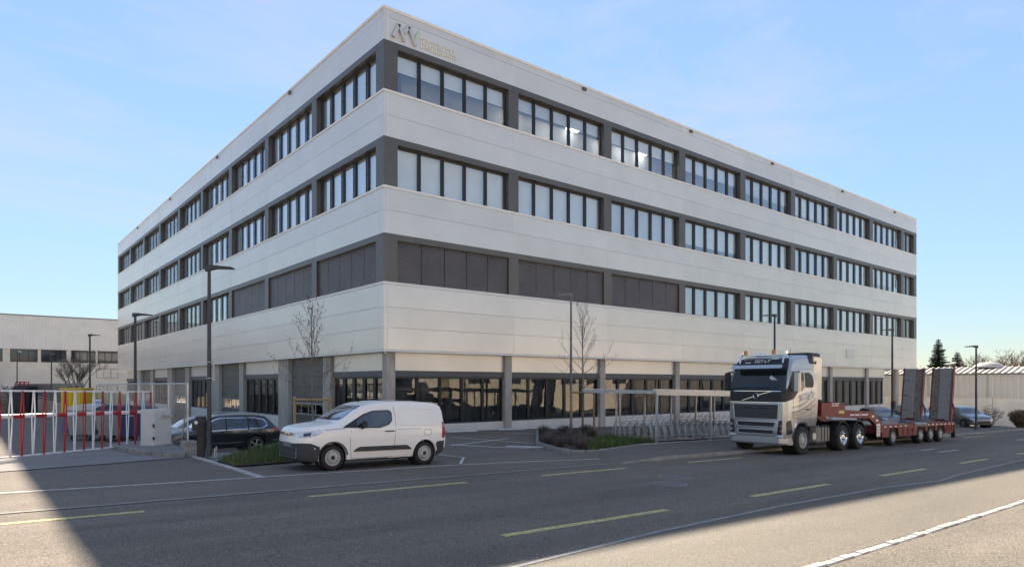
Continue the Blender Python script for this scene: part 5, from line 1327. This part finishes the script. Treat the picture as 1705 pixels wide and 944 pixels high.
def bare_tree(name, label, x, y, z, h, spread, seed, col, r0=.16, fork=.3, depth=4, cat='tree', group=None, dens=1.0, twr=.006):
    q = random.Random(seed); t = thing(name, label, cat, (x, y, z), group=group); tr = MB(); br = MB()
    tr.tube([(0, 0, -.2), (q.uniform(-.05, .05), 0, h * fork * .6), (q.uniform(-.08, .08), .05, h * fork * 1.25)], [r0, r0 * .8, r0 * .6], 8)
    def go(p, d, L, r, k):
        P = [Vector(p)]; dd = Vector(d); n = 4
        for i in range(n):
            dd = (dd + Vector((q.uniform(-.2, .2), q.uniform(-.2, .2), q.uniform(-.05, .15)))).normalized(); P.append(P[-1] + dd * L / n)
        (br if k > 0 else tr).tube(P, [max(twr, r * (1 - .6 * i / n)) for i in range(n + 1)], 5 if k < 2 else 3, caps=False)
        if k < depth:
            m = int((5 if k < 2 else 4) * dens)
            for i in range(m):
                f = q.uniform(.35, 1); j = min(n - 1, int(f * n)); c = P[j].lerp(P[j + 1], f * n - j)
                a = q.uniform(0, 6.283); e = Vector((math.cos(a) * spread, math.sin(a) * spread, q.uniform(-.1, .8)))
                go(c, (dd * .8 + e).normalized(), L * q.uniform(.45, .7), max(twr, r * .5), k + 1)
    for i in range(7):
        a = i * 2.4 + q.uniform(-.3, .3); hh = h * fork * q.uniform(.75, 1.2)
        go((0, 0, hh), Vector((math.cos(a) * spread, math.sin(a) * spread, q.uniform(.5, 1.2))).normalized(), h * .42 * q.uniform(.8, 1.1), r0 * .5, 0)
    tr.build('trunk', col, t); tag(br.build('crown', col, t), kind='stuff')
bare_tree('bare_tree', 'spreading leafless tree in the yard in front of the long beige building', 8.0, 72.2, -.1, 5.4, .75, 5, mat('bare_bark', (.17, .135, .105), .9, var=.3), .12, .26, 3, dens=1.0, twr=.009)
TWIG = mat('far_twigs', (.20, .155, .115), .9, var=.3)
for i, (px, py, hh) in enumerate(((128.6, 37.0, 10.6), (130.2, 35.2, 11.4), (131.8, 34.1, 12.0), (133.7, 32.6, 12.2), (135.4, 30.4, 12.0), (131.6, 38.6, 9.8), (127, 44.5, 9.8))):
    lab = ['bare pale brown tree behind the low white building, nearest the conifers', 'bare pale brown tree behind the low white building, second from the conifers', 'bare rounded tree behind the right roof vent of the low white building', 'bare rounded tree rising behind the low white building near the picture edge', 'bare pale tree at the right picture edge behind the low white building', 'distant bare treetop just right of the tall conifer', 'bare treetop beside the end of the office building'][i]
    bare_tree('bare_tree', lab, px, py, G(px, py) - 1, hh, 1.0, 30 + i, TWIG, .22, .3, 4, group='bare trees behind the low white building', dens=1.0, twr=.022)
def conifer(label, x, y, h, w, seed, m, dens=1.0):
    q = random.Random(seed); z = G(x, y) - .5; t = thing('conifer', label, 'tree', (x, y, z), group='conifers behind the low white building')
    MB().tube([(0, 0, 0), (.05, 0, h * .6), (0, 0, h)], [.28, .15, .02], 8).build('trunk', BARK, t)
    mb = MB(); n = int(46 * dens)
    for i in range(n):
        f = i / n; zz = h * (.16 + .83 * f); R0 = w * (1 - f) ** .85 * q.uniform(.75, 1.15) + .15
        m_ = max(6, int(15 * (1 - f * .5)))
        for k in range(m_):
            if q.random() < .12: continue
            a = 6.283 * (k + q.random() * .8) / m_; L = R0 * q.uniform(.7, 1.12); d = Vector((math.cos(a), math.sin(a), 0)); sd = Vector((-d.y, d.x, 0))
            for s in range(9):
                g = (s + .6) / 9; c = d * (L * g) + Vector((0, 0, zz - L * .28 * g + L * .16 * g * g))
                wd = (L * .30 + .12) * (1 - g * .55) * q.uniform(.6, 1.2)
                for e in (-1, 1):
                    p = c + sd * (e * wd) + d * (wd * .5) + Vector((0, 0, -wd * .55 + q.uniform(-.08, .05)))
                    mb.add([c - d * .09, c + d * .09 + Vector((0, 0, .03)), p + d * .07, p - d * .05], [(0, 1, 2, 3)])
    tag(mb.build('crown', m, t), kind='stuff')
CON = leafmat('conifer_needles', (.035, .05, .035), (.07, .09, .06), 1.2)
conifer('tall dark conifer behind the roof of the low white building', 129.6, 42.4, 14.2, 3.7, 3, CON)
conifer('smaller brownish conifer right of the tall one, behind the low white building', 131.9, 40.3, 12.0, 3.6, 6, leafmat('conifer_needles_brown', (.075, .065, .042), (.13, .11, .075), 1.2), .85)

# ------------------------------------------------------------------ the long beige building behind the yard
def left_building():
    W1 = mat('ribbed_cladding', (.80, .74, .66), .6, var=.06, scale=.5); W2 = mat('beige_wall', (.76, .66, .54), .8, var=.08, scale=.6)
    BLUEF = mat('blue_window_frame', (.06, .08, .13), .5); DG_ = mat('dark_pane', (.03, .035, .045), .05, spec=1.0)
    Y = 125.8; X0, X1 = -26, 46; zb = -1.0; zr = 12.45
    t = thing('factory_building', 'long beige building with ribbed upper wall and a row of dark windows behind the yard', 'building', (X0, Y, zb))
    L = X1 - X0; o = lambda u: u - X0
    MB().box(0, .3, 0, L, 22, zr - zb - .2).build('wall', W2, t)
    z1 = 7.45 - zb
    mb = MB(); n = 180; p = L / n; v = []; f = []
    for i in range(n):
        x = i * p
        for dx, dy in ((0, -.25), (p * .55, -.25), (p * .6, -.21), (p * .95, -.21)): v += [(x + dx, dy, z1), (x + dx, dy, zr - zb)]
    for i in range(len(v) // 2 - 1): f.append((2 * i, 2 * i + 2, 2 * i + 3, 2 * i + 1))
    mb.add(v, f); mb.build('ribbed_wall', W1, t)
    MB().box(0, -.22, z1 - .06, L, .28, z1).build('cladding_soffit', W2, t)
    MB().box(-.2, -.32, zr - zb, L, 22, zr - zb + .18).build('roof_edge', mat('roof_edge', (.25, .26, .28), .5), t)
    MB().box(0, -.02, 0, L, .29, z1 - 2.02).build('lower_wall', W2, t)
    key = {}
    def win(u0, u1, z0, z1_, n, m=FRAME):
        k = (round(u1 - u0, 2), round(z1_ - z0, 2), n, m.name); w = u1 - u0; h = z1_ - z0
        if k not in key:
            a = MB(); e = .09
            a.box(0, .0, 0, w, .12, e); a.box(0, .0, h - e, w, .12, h)
            for i in range(n + 1): x = i * (w - e) / n; a.box(x, .0, e, x + e, .12, h - e)
            pw = (w - e) / n - e; b = MB().box(0, .05, e, pw, .07, h - e)
            key[k] = (a.mesh('window', m), b.mesh('pane', DG_), [e + i * (w - e) / n for i in range(n)])
        fm, pm, xs = key[k]; r = link('window', fm, t, (o(u0), -.02, z0 - zb))
        for x in xs: link('pane', pm, r, (x, 0, 0))
    # ribbon of windows under the ribbed wall, with beige piers
    S_ = [(-24, -20.5), (-19.6, -16.1), (-15.2, -11.7), (-10.8, -7.3), (-6.4, -2.9), (-2.0, 1.6), (2.2, 4.7), (5.6, 9.0), (9.4, 12.7), (13.3, 16.6), (16.9, 19.9), (20.6, 24), (24.8, 28.2)]
    MB().box(0, -.02, 7.42 - zb, L, .29, z1).build('window_head', W2, t)
    ends = [X0] + [q for s in S_ for q in s] + [X1]
    for a, b in zip(ends[0::2], ends[1::2]): MB().box(o(a), -.02, 5.44 - zb, o(b), .29, 7.40 - zb).build('window_pier', W2, t)
    for a, b in S_: win(a, b, 5.45, 7.40, 3)
    for z in (3.05, .3): win(16.7, 19.8, z, z + 1.55, 3, BLUEF); win(21.5, 24.6, z, z + 1.55, 3, BLUEF)
    MB().box(o(-8), -.1, 0, o(3.2), -.02, 3.6 - zb).build('gate_recess', mat('gate_grey', (.34, .34, .34), .6), t)
    MB().box(o(-8.3), -.9, 3.6 - zb, o(3.6), -.02, 3.85 - zb).build('gate_canopy', FRAME, t)
    for u in (-5.5, -2, 1.2): MB().box(o(u), -.16, .6 - zb, o(u) + 1.3, -.1, 3.1 - zb).build('gate_panel', mat('gate_light', (.42, .42, .41), .6), t)
left_building()

# ------------------------------------------------------------------ the low white building to the right
def right_building():
    X = 90.0; Y0, Y1 = -30, 82; zg = -4.0
    WC = mat('white_concrete', (.80, .74, .65), .85, var=.12, scale=.5); SH = mat('grey_sheet', (.66, .62, .56), .5, .2, var=.06, scale=.4); RF = mat('ribbed_roof', (.52, .46, .39), .6, var=.1, scale=.8)
    t = thing('industrial_hall', 'low long white industrial hall with ribbed roof edge and domed roof vents', 'building', (X, Y0, zg))
    zE, zR, zS = 3.22, 4.05, .55
    MB().box(.15, 0, -2, 24, Y1 - Y0, zS - zg).build('wall', WC, t)
    # wall panels of the lower storey, one by one
    pm = MB(); pm.cbox(0, .02, -1.5, .14, 5.98, zS - zg, .02); pme = pm.mesh('wall_panel', WC)
    for i in range(int((Y1 - Y0) / 6)): link('wall_panel', pme, t, (0, i * 6, 0))
    v, f = [], []; n = int((Y1 - Y0) / .6)
    for i in range(n):
        y = i * .6
        for dy, dx in ((0, -.10), (.36, -.10), (.40, -.06), (.56, -.06)): v += [(dx, y + dy, zS - zg + .01), (dx, y + dy, zE - zg)]
    for i in range(len(v) // 2 - 1): f.append((2 * i, 2 * i + 2, 2 * i + 3, 2 * i + 1))
    mb = MB(); mb.add(v, f); mb.build('sheet_wall', SH, t)
    MB().box(-.05, 0, zS - zg, 24, Y1 - Y0, zE - zg).build('upper_wall', SH, t)
    MB().box(-.30, 0, zE - zg - .06, .0, Y1 - Y0, zE - zg + .10).build('gutter', mat('gutter_grey', (.20, .195, .19), .5), t)
    rb = MB(); w = .62; n = int((Y1 - Y0) / w)
    v, f = [], []
    rs = MB(); rs.add([(-.35, 0, zE - zg + .10), (-.35, Y1 - Y0, zE - zg + .10), (2.6, Y1 - Y0, zR - zg), (2.6, 0, zR - zg), (24, 0, zR - zg + .3), (24, Y1 - Y0, zR - zg + .3)], [(0, 1, 2, 3), (3, 2, 5, 4)]); rs.build('roof', RF, t)
    r1 = MB(); r1.prism([(-.37, .10), (2.6, zR - zE + .02), (2.6, zR - zE + .12), (-.37, .20)], .16, lambda a, b, q: (a, q, b + zE - zg)); rme = r1.mesh('roof_rib', RF)
    for i in range(n): link('roof_rib', rme, t, (0, i * w, 0))
    for y in (25.2, 36.6, 48, 14): MB().lathe([(1.5, 0), (1.5, .18), (1.25, .42), (.7, .6), (0, .66)], (2.9, y - Y0, zR - zg - .05), 'z', 18).build('roof_vent', mat('vent_dome', (.50, .47, .43), .5), t)
    for y in (24.4, 30.5, 37.4): MB().tube([(-.16, y - Y0, zS - zg), (-.16, y - Y0, zE - zg)], .06, 6).build('downpipe', STRIP, t)
    for y in (19, 27.3, 33.2): MB().box(-.02, y - Y0, .0 - zg - 1.2, .05, y + 1.6 - Y0, .0 - zg - .4).build('wall_hatch', SH, t)
right_building()
HEDGE = leafmat('bare_hedge', (.20, .16, .115), (.30, .25, .18), 5)
def bush(name, label, x, y, r, h, seed, m, n=260, group=None, tall=1.0):
    q = random.Random(seed); z = G(x, y); mb = MB()
    for i in range(n):
        a = q.uniform(0, 6.283); s = q.random() ** .5; b = Vector((math.cos(a) * r * .25 * s, math.sin(a) * r * .25 * s, 0)); e = Vector((math.cos(a) * r * s, math.sin(a) * r * s, h * q.uniform(.55, 1) * (1 - .25 * s)))
        mid = (b + e) / 2 + Vector((q.uniform(-.1, .1), q.uniform(-.1, .1), .1)) * r; w = .012 * tall
        mb.tube([b, mid, e], [w, w * .8, w * .4], 3, caps=False)
        for k in range(4):
            p = mid.lerp(e, q.uniform(0, 1)); dd = Vector((q.uniform(-1, 1), q.uniform(-1, 1), q.uniform(-.3, 1))).normalized() * r * .28
            mb.add([p, p + dd, p + dd + Vector((.02, .02, .03)) * tall], [(0, 1, 2)])
    t = mb.build(name, m, None, (x, y, z)); tag(t, label, 'shrub', group); return t
for i, (x, y, r, h, lab) in enumerate(((70.5, 19.2, 1.2, 2.2, 'bare reddish shrub before the white hall, right of the rightmost lamp'), (72.2, 15.6, 1.0, 1.8, 'bare twiggy shrub before the white hall at the right picture edge'), (70.0, 21.3, .9, 1.5, 'bare low shrub before the white hall, beside the silver car'))):
    bush('bare_shrub', lab, x, y, r, h, 50 + i, HEDGE, 60, 'bare shrubs before the white hall', 1.6)
bush('hedge', 'clipped leafless beech hedge block at the right picture edge before the white hall', 61.6, 14.6, .8, 1.6, 61, leafmat('beech_hedge', (.13, .085, .05), (.22, .15, .09), 4), 420, None, 2.0)
sheet('hall_forecourt', [(66, 8), (89.8, 8), (89.8, 40), (66, 40)], mat('pale_paving', (.38, .36, .32), .85, var=.1, scale=1), .01, 3, 'structure')

# parked cars beyond the trailer
SILV = mat('paint_silver', (.20, .205, .21), .3, .6, coat=.8); BLUEP = mat('paint_blue', (.03, .075, .14), .25, .3, coat=1.0); GREYB = mat('paint_grey_blue', (.12, .15, .19), .28, .5, coat=1.0)
cars = [('parked_car', 'silver hatchback at the right, parked beside the rightmost street lamp', 56.0, 15.5, SILV, 4.1, 1.55), ('parked_car', 'blue car parked between the rear ramp of the trailer and the silver hatchback', 63.2, 18.8, BLUEP, 4.3, 1.6),
        ('parked_car', 'grey blue car seen between the two upright ramps of the trailer', 52.5, 17.65, GREYB, 4.4, 1.62), ('parked_car', 'silver car seen over the trailer deck, beside the dark lamp post', 51.8, 19.75, SILV, 4.2, 1.4)]
for nm, lab, x, y, pnt, L, H in cars:
    make_car(nm, lab, 'car', (x, y, G(x, y) + .01), L, H, pnt, R(48), 'cars parked beyond the trailer', .33, True, None, False)
# mesh cage fence behind the gooseneck
def yard_cage():
    x, y = 39.6, 23.2; t = thing('mesh_barrier', 'grey wire mesh barrier behind the gooseneck of the red trailer', 'fence', (x, y, G(x, y)))
    for i in range(5): MB().tube([(i * 1.9, 0, 0), (i * 1.9, 0, 1.75)], .03, 6).build('post', GALV, t)
    for i in range(4):
        m_ = MB()
        for k in range(1, 19): m_.tube([(i * 1.9 + k * .1, 0, .1), (i * 1.9 + k * .1, 0, 1.72)], .006, 3, caps=False)
        for k in range(12): m_.tube([(i * 1.9, 0, .12 + k * .145), (i * 1.9 + 1.9, 0, .12 + k * .145)], .006, 3, caps=False)
        tag(m_.build('wire_panel', GALV, t), kind='stuff'); MB().tube([(i * 1.9, 0, 1.75), (i * 1.9 + 1.9, 0, 1.75)], .03, 6).build('top_rail', GALV, t)
yard_cage()
bx_ = thing('control_box', 'small dark control box on the lamp post behind the trailer', 'box', (52.52, 20.06, G(52.6, 20.2) + 1.35))
MB().cbox(-.30, -.12, 0, .02, .10, .55, .02).build('housing', BLACK, bx_)

# ------------------------------------------------------------------ the yard behind the gate
def dumpster(label, x, y, rz, body, lid, w=1.35, dpt=1.05, h=1.12):
    t = thing('wheeled_dumpster', label, 'dumpster', (x, y, G(min(x, 5.6), y)), rz, 'wheeled waste containers in the yard')
    mb = MB(); mb.add([(-w / 2 + .12, -dpt / 2 + .1, .22), (w / 2 - .12, -dpt / 2 + .1, .22), (w / 2 - .12, dpt / 2 - .1, .22), (-w / 2 + .12, dpt / 2 - .1, .22), (-w / 2, -dpt / 2, h), (w / 2, -dpt / 2, h), (w / 2, dpt / 2, h), (-w / 2, dpt / 2, h)],
           [(0, 3, 2, 1), (4, 5, 6, 7), (0, 1, 5, 4), (1, 2, 6, 5), (2, 3, 7, 6), (3, 0, 4, 7)]); mb.build('bin_body', body, t)
    for i in range(4): x_ = -w / 2 + .22 + i * (w - .44) / 3; MB().box(x_ - .03, -dpt / 2 - .01, .4, x_ + .03, -dpt / 2 + .06, h - .06).build('rib', body, t)
    MB().cbox(-w / 2 - .04, -dpt / 2 - .04, h, w / 2 + .04, dpt / 2 + .04, h + .05, .02).build('rim', body, t)
    v, f = [], []
    for i in range(9): a = math.pi * i / 8; v += [(-w / 2, -dpt / 2 * math.cos(a), h + .05 + .22 * math.sin(a)), (w / 2, -dpt / 2 * math.cos(a), h + .05 + .22 * math.sin(a))]
    for i in range(8): f.append((2 * i, 2 * i + 1, 2 * i + 3, 2 * i + 2))
    f += [tuple(range(0, 18, 2)), tuple(range(17, 0, -2))]
    mb = MB(); mb.add(v, f, 0, True); mb.build('lid', lid, t)
    for sx in (-1, 1):
        for sy in (-1, 1): MB().lathe([(.10, -.03), (.10, .03)], (sx * (w / 2 - .2), sy * (dpt / 2 - .2), .10), 'x', 12).build('castor', RUB, t)
        MB().tube([(sx * w / 2, -.1, h - .1), (sx * (w / 2 + .07), -.1, h - .1), (sx * (w / 2 + .07), .1, h - .1), (sx * w / 2, .1, h - .1)], .018, 5).build('lift_pin', GALV, t)
GB = mat('bin_galv', (.30, .30, .30), .5, .5, var=.15, scale=3); LIDW = mat('lid_pale', (.50, .48, .45), .5); BB = mat('bin_blue', (.02, .045, .13), .45); LIDB = mat('lid_dark_blue', (.02, .03, .07), .4)
dumpster('galvanised wheeled dumpster with pale lid, leftmost in the yard behind the gate', 3.85, 31.0, R(60), GB, LIDW)
dumpster('galvanised wheeled dumpster with dark lid beside the blue dumpster', 4.70, 30.2, R(60), GB, LIDB)
dumpster('deep blue wheeled dumpster behind the right end of the gate', 5.25, 29.0, R(60), BB, LIDB)
def skip_(name, label, x, y, w, d, h, body, low, rz=0):
    t = thing(name, label, 'container', (x, y, G(min(x, 5.6), y)), rz)
    MB().cbox(-w / 2, -d / 2, h * .42, w / 2, d / 2, h, .03).build('upper_body', body, t); MB().cbox(-w / 2 + .02, -d / 2 + .02, .08, w / 2 - .02, d / 2 - .02, h * .42 - .01, .03).build('lower_body', low, t)
    for i in range(5): x_ = -w / 2 + .1 + i * (w - .2) / 4; MB().box(x_ - .03, -d / 2 - .03, h * .45, x_ + .03, -d / 2, h - .06).build('rib', body, t)
    MB().box(-w / 2 - .03, -d / 2 - .04, h - .05, w / 2 + .03, d / 2 + .04, h + .02).build('rim', body, t)
skip_('yellow_container', 'bright yellow container with blue lower half behind the gate', 3.85, 34.3, .9, .8, 1.98, mat('container_yellow', (.62, .40, .012), .45), mat('container_blue', (.025, .09, .25), .45), R(-38))
def compactor():
    x, y = 3.65, 61.7; t = thing('waste_press', 'bulky black container topped by a red tubular frame in the yard', 'container', (x, y, G(x, y))); t.rotation_euler = (0, 0, R(-38))
    MB().cbox(-.6, -.6, .1, .6, .6, 2.05, .12).build('body', BLACK, t); MB().cbox(-.45, -.70, .4, .45, -.6, 1.5, .05).build('hatch', BLACK, t)
    for k in (-1, 0, 1):
        MB().tube([(k * .32 - .18, -.4, 2.02), (k * .32 - .12, -.3, 2.32), (k * .32 + .12, -.3, 2.32), (k * .32 + .18, -.4, 2.02)], .045, 7).build('frame_tube', REDP, t)
    for sx in (-1, 1): MB().cbox(sx * .45 - .08, -.55, 0, sx * .45 + .08, .55, .12, .02).build('skid', BLACK, t)
compactor()
def yard_wall():
    x, y0, y1 = 5.0, 42.5, 100; t = thing('retaining_wall', 'low sandy wall carrying a dark bar fence along the yard ramp', 'wall', (x, y0, -.12))
    M = mat('sand_wall', (.30, .235, .16), .9, var=.15, scale=2); bm2 = MB(); bm2.cbox(-.14, .01, -1.2, .14, 2.99, 1.0, .015); bme = bm2.mesh('wall_block', M)
    for i in range(19): link('wall_block', bme, t, (0, i * 3.0, 0))
    f = thing('bar_fence', 'dark vertical bar fence standing on the low sandy yard wall', 'fence', (x, y0, .88))
    bm3 = MB().box(-.012, -.02, 0, .012, .02, 1.25); bar = bm3.mesh('fence_bar', ANTH)
    for i in range(150): link('fence_bar', bar, f, (0, .1 + i * .36, 0))
    for z in (.12, 1.15): MB().box(-.02, 0, z, .02, 55, z + .05).build('fence_rail', ANTH, f)
yard_wall()
def yellow_van():
    x, y = 8.2, 58.5; t = thing('covered_trailer', 'long pale yellow tarpaulin covered trailer behind the yard fence', 'trailer', (x, y, -.6))
    Y_ = mat('tarp_yellow', (.50, .43, .16), .6, var=.08, scale=2); v, f = [], []
    for i in range(13):
        s = i / 12; xx = -2.4 + 8.4 * s - 3; h = 2.05 * (1 - .18 * S(s, .75, 1)) - (.10 if i == 12 else 0); w = 1.0
        v += [(xx * .55, -w + xx * .0, .7), (xx * .55, -w, h), (xx * .55, -w * .5, h + .16), (xx * .55, w * .5, h + .16), (xx * .55, w, h), (xx * .55, w, .7)]
    for i in range(12):
        for k in range(6): f.append((i * 6 + k, i * 6 + (k + 1) % 6, (i + 1) * 6 + (k + 1) % 6, (i + 1) * 6 + k))
    f += [tuple(range(6)), tuple(range(77, 71, -1))]
    mb = MB(); mb.add(v, f); mb.build('tarpaulin', Y_, t); MB().box(-2.8, -.9, .5, 1.6, .9, .7).build('chassis', BLACK, t)
    for xx in (-1.2, .2):
        for s in (-1, 1): wheel(t, xx, s * .9, .32, .32, .2, 'trailer', s, STEEL)
yellow_van()
bush('flowering_shrub', 'pale blossoming shrub at the left picture edge behind the gate', 2.5, 62.8, 1.3, 2.0, 71, leafmat('pale_blossom', (.30, .27, .22), (.50, .46, .40), 5), 420, None, 3.0)
make_car('parked_car', 'dark car parked in the yard behind the wheeled dumpsters, seen through the gate', 'car', (4.72, 36.2, -.07), 3.9, 1.42, NAVY, R(90), None, .33, True, None, False)

# ------------------------------------------------------------------ across the street, behind the camera (seen in the ground floor glass)
def shed(name, label, x, y, w, d, h, m, roofm, ridge=2.0, wins=()):
    t = thing(name, label, 'building', (x, y, G(x, 0)))
    MB().box(0, -d, -1, w, 0, h).build('wall', m, t)
    MB().prism([(-.4, h), (d * .0 + d / 2, h + ridge), (d + .4, h)], w + .8, lambda a, b, q: (q - .4, -a, b)).build('roof', roofm, t)
    for a, b, c, e in wins: MB().box(a, 0, b, a + c, .05, b + e).build('window', FRAME, t)
STU = mat('opposite_render', (.74, .64, .50), .85, var=.06, scale=.7); TIL = mat('opposite_roof', (.22, .12, .08), .85, var=.2, scale=2)
WH = mat('opposite_white', (.80, .73, .63), .8, var=.05)
shed('house', 'cream house across the street, seen mirrored in the ground floor windows', 4, -15, 19, 10, 8.0, STU, TIL, 2.6, [(1.5 + i * 3.2, z, 1.2, 1.3) for i in range(4) for z in (1, 3.6)])
shed('workshop', 'white workshop across the street, mirrored in the middle ground floor windows', 27, -18, 22, 12, 7.5, WH, mat('sheet_roof', (.30, .30, .31), .5), 1.6, [(2 + i * 4, 1.2, 2.2, 1.6) for i in range(5)])
shed('warehouse', 'long pale warehouse across the street, mirrored in the right ground floor windows', 52, -20, 60, 14, 9.0, STU, mat('sheet_roof', (.30, .30, .31), .5), 1.4, [(3 + i * 6, 3.2, 3.5, 1.2) for i in range(7)])
shed('garage', 'low white garage across the street at the left', -32, -14, 30, 9, 6.5, WH, TIL, 2.0, [(2 + i * 6, .8, 2.5, 1.6) for i in range(3)])
skip_('blue_container', 'blue shipping container across the street, mirrored in the ground floor windows', 24.0, -12.5, 6.1, 2.4, 2.7, mat('container_sky_blue', (.05, .17, .36), .5), mat('container_sky_blue', (.05, .17, .36), .5))
bare_tree('bare_tree', 'large leafless tree across the street behind the camera', 14, -13, G(14, 0), 8, 1.0, 90, TWIG, .2, .3, 3, twr=.015)
sheet('opposite_bounce_sheet', [(-90, -60), (230, -60), (230, -6), (-90, -6)], mat('opposite_bounce_pale', (.66, .565, .44), .9, var=.12, scale=.6), .012, 12, 'structure')  # unseen pale ground, added to bounce warm sunlight onto the shaded facade

sheet('far_bounce_sheet', [(-60, 66), (3, 66), (3.5, 100), (46, 100), (46, 125.7), (-60, 125.7)], mat('far_bounce_pale', (.46, .42, .36), .9, var=.12, scale=.5), .012, 6, 'structure')  # pale sheet added as a bounce surface to brighten the long beige building
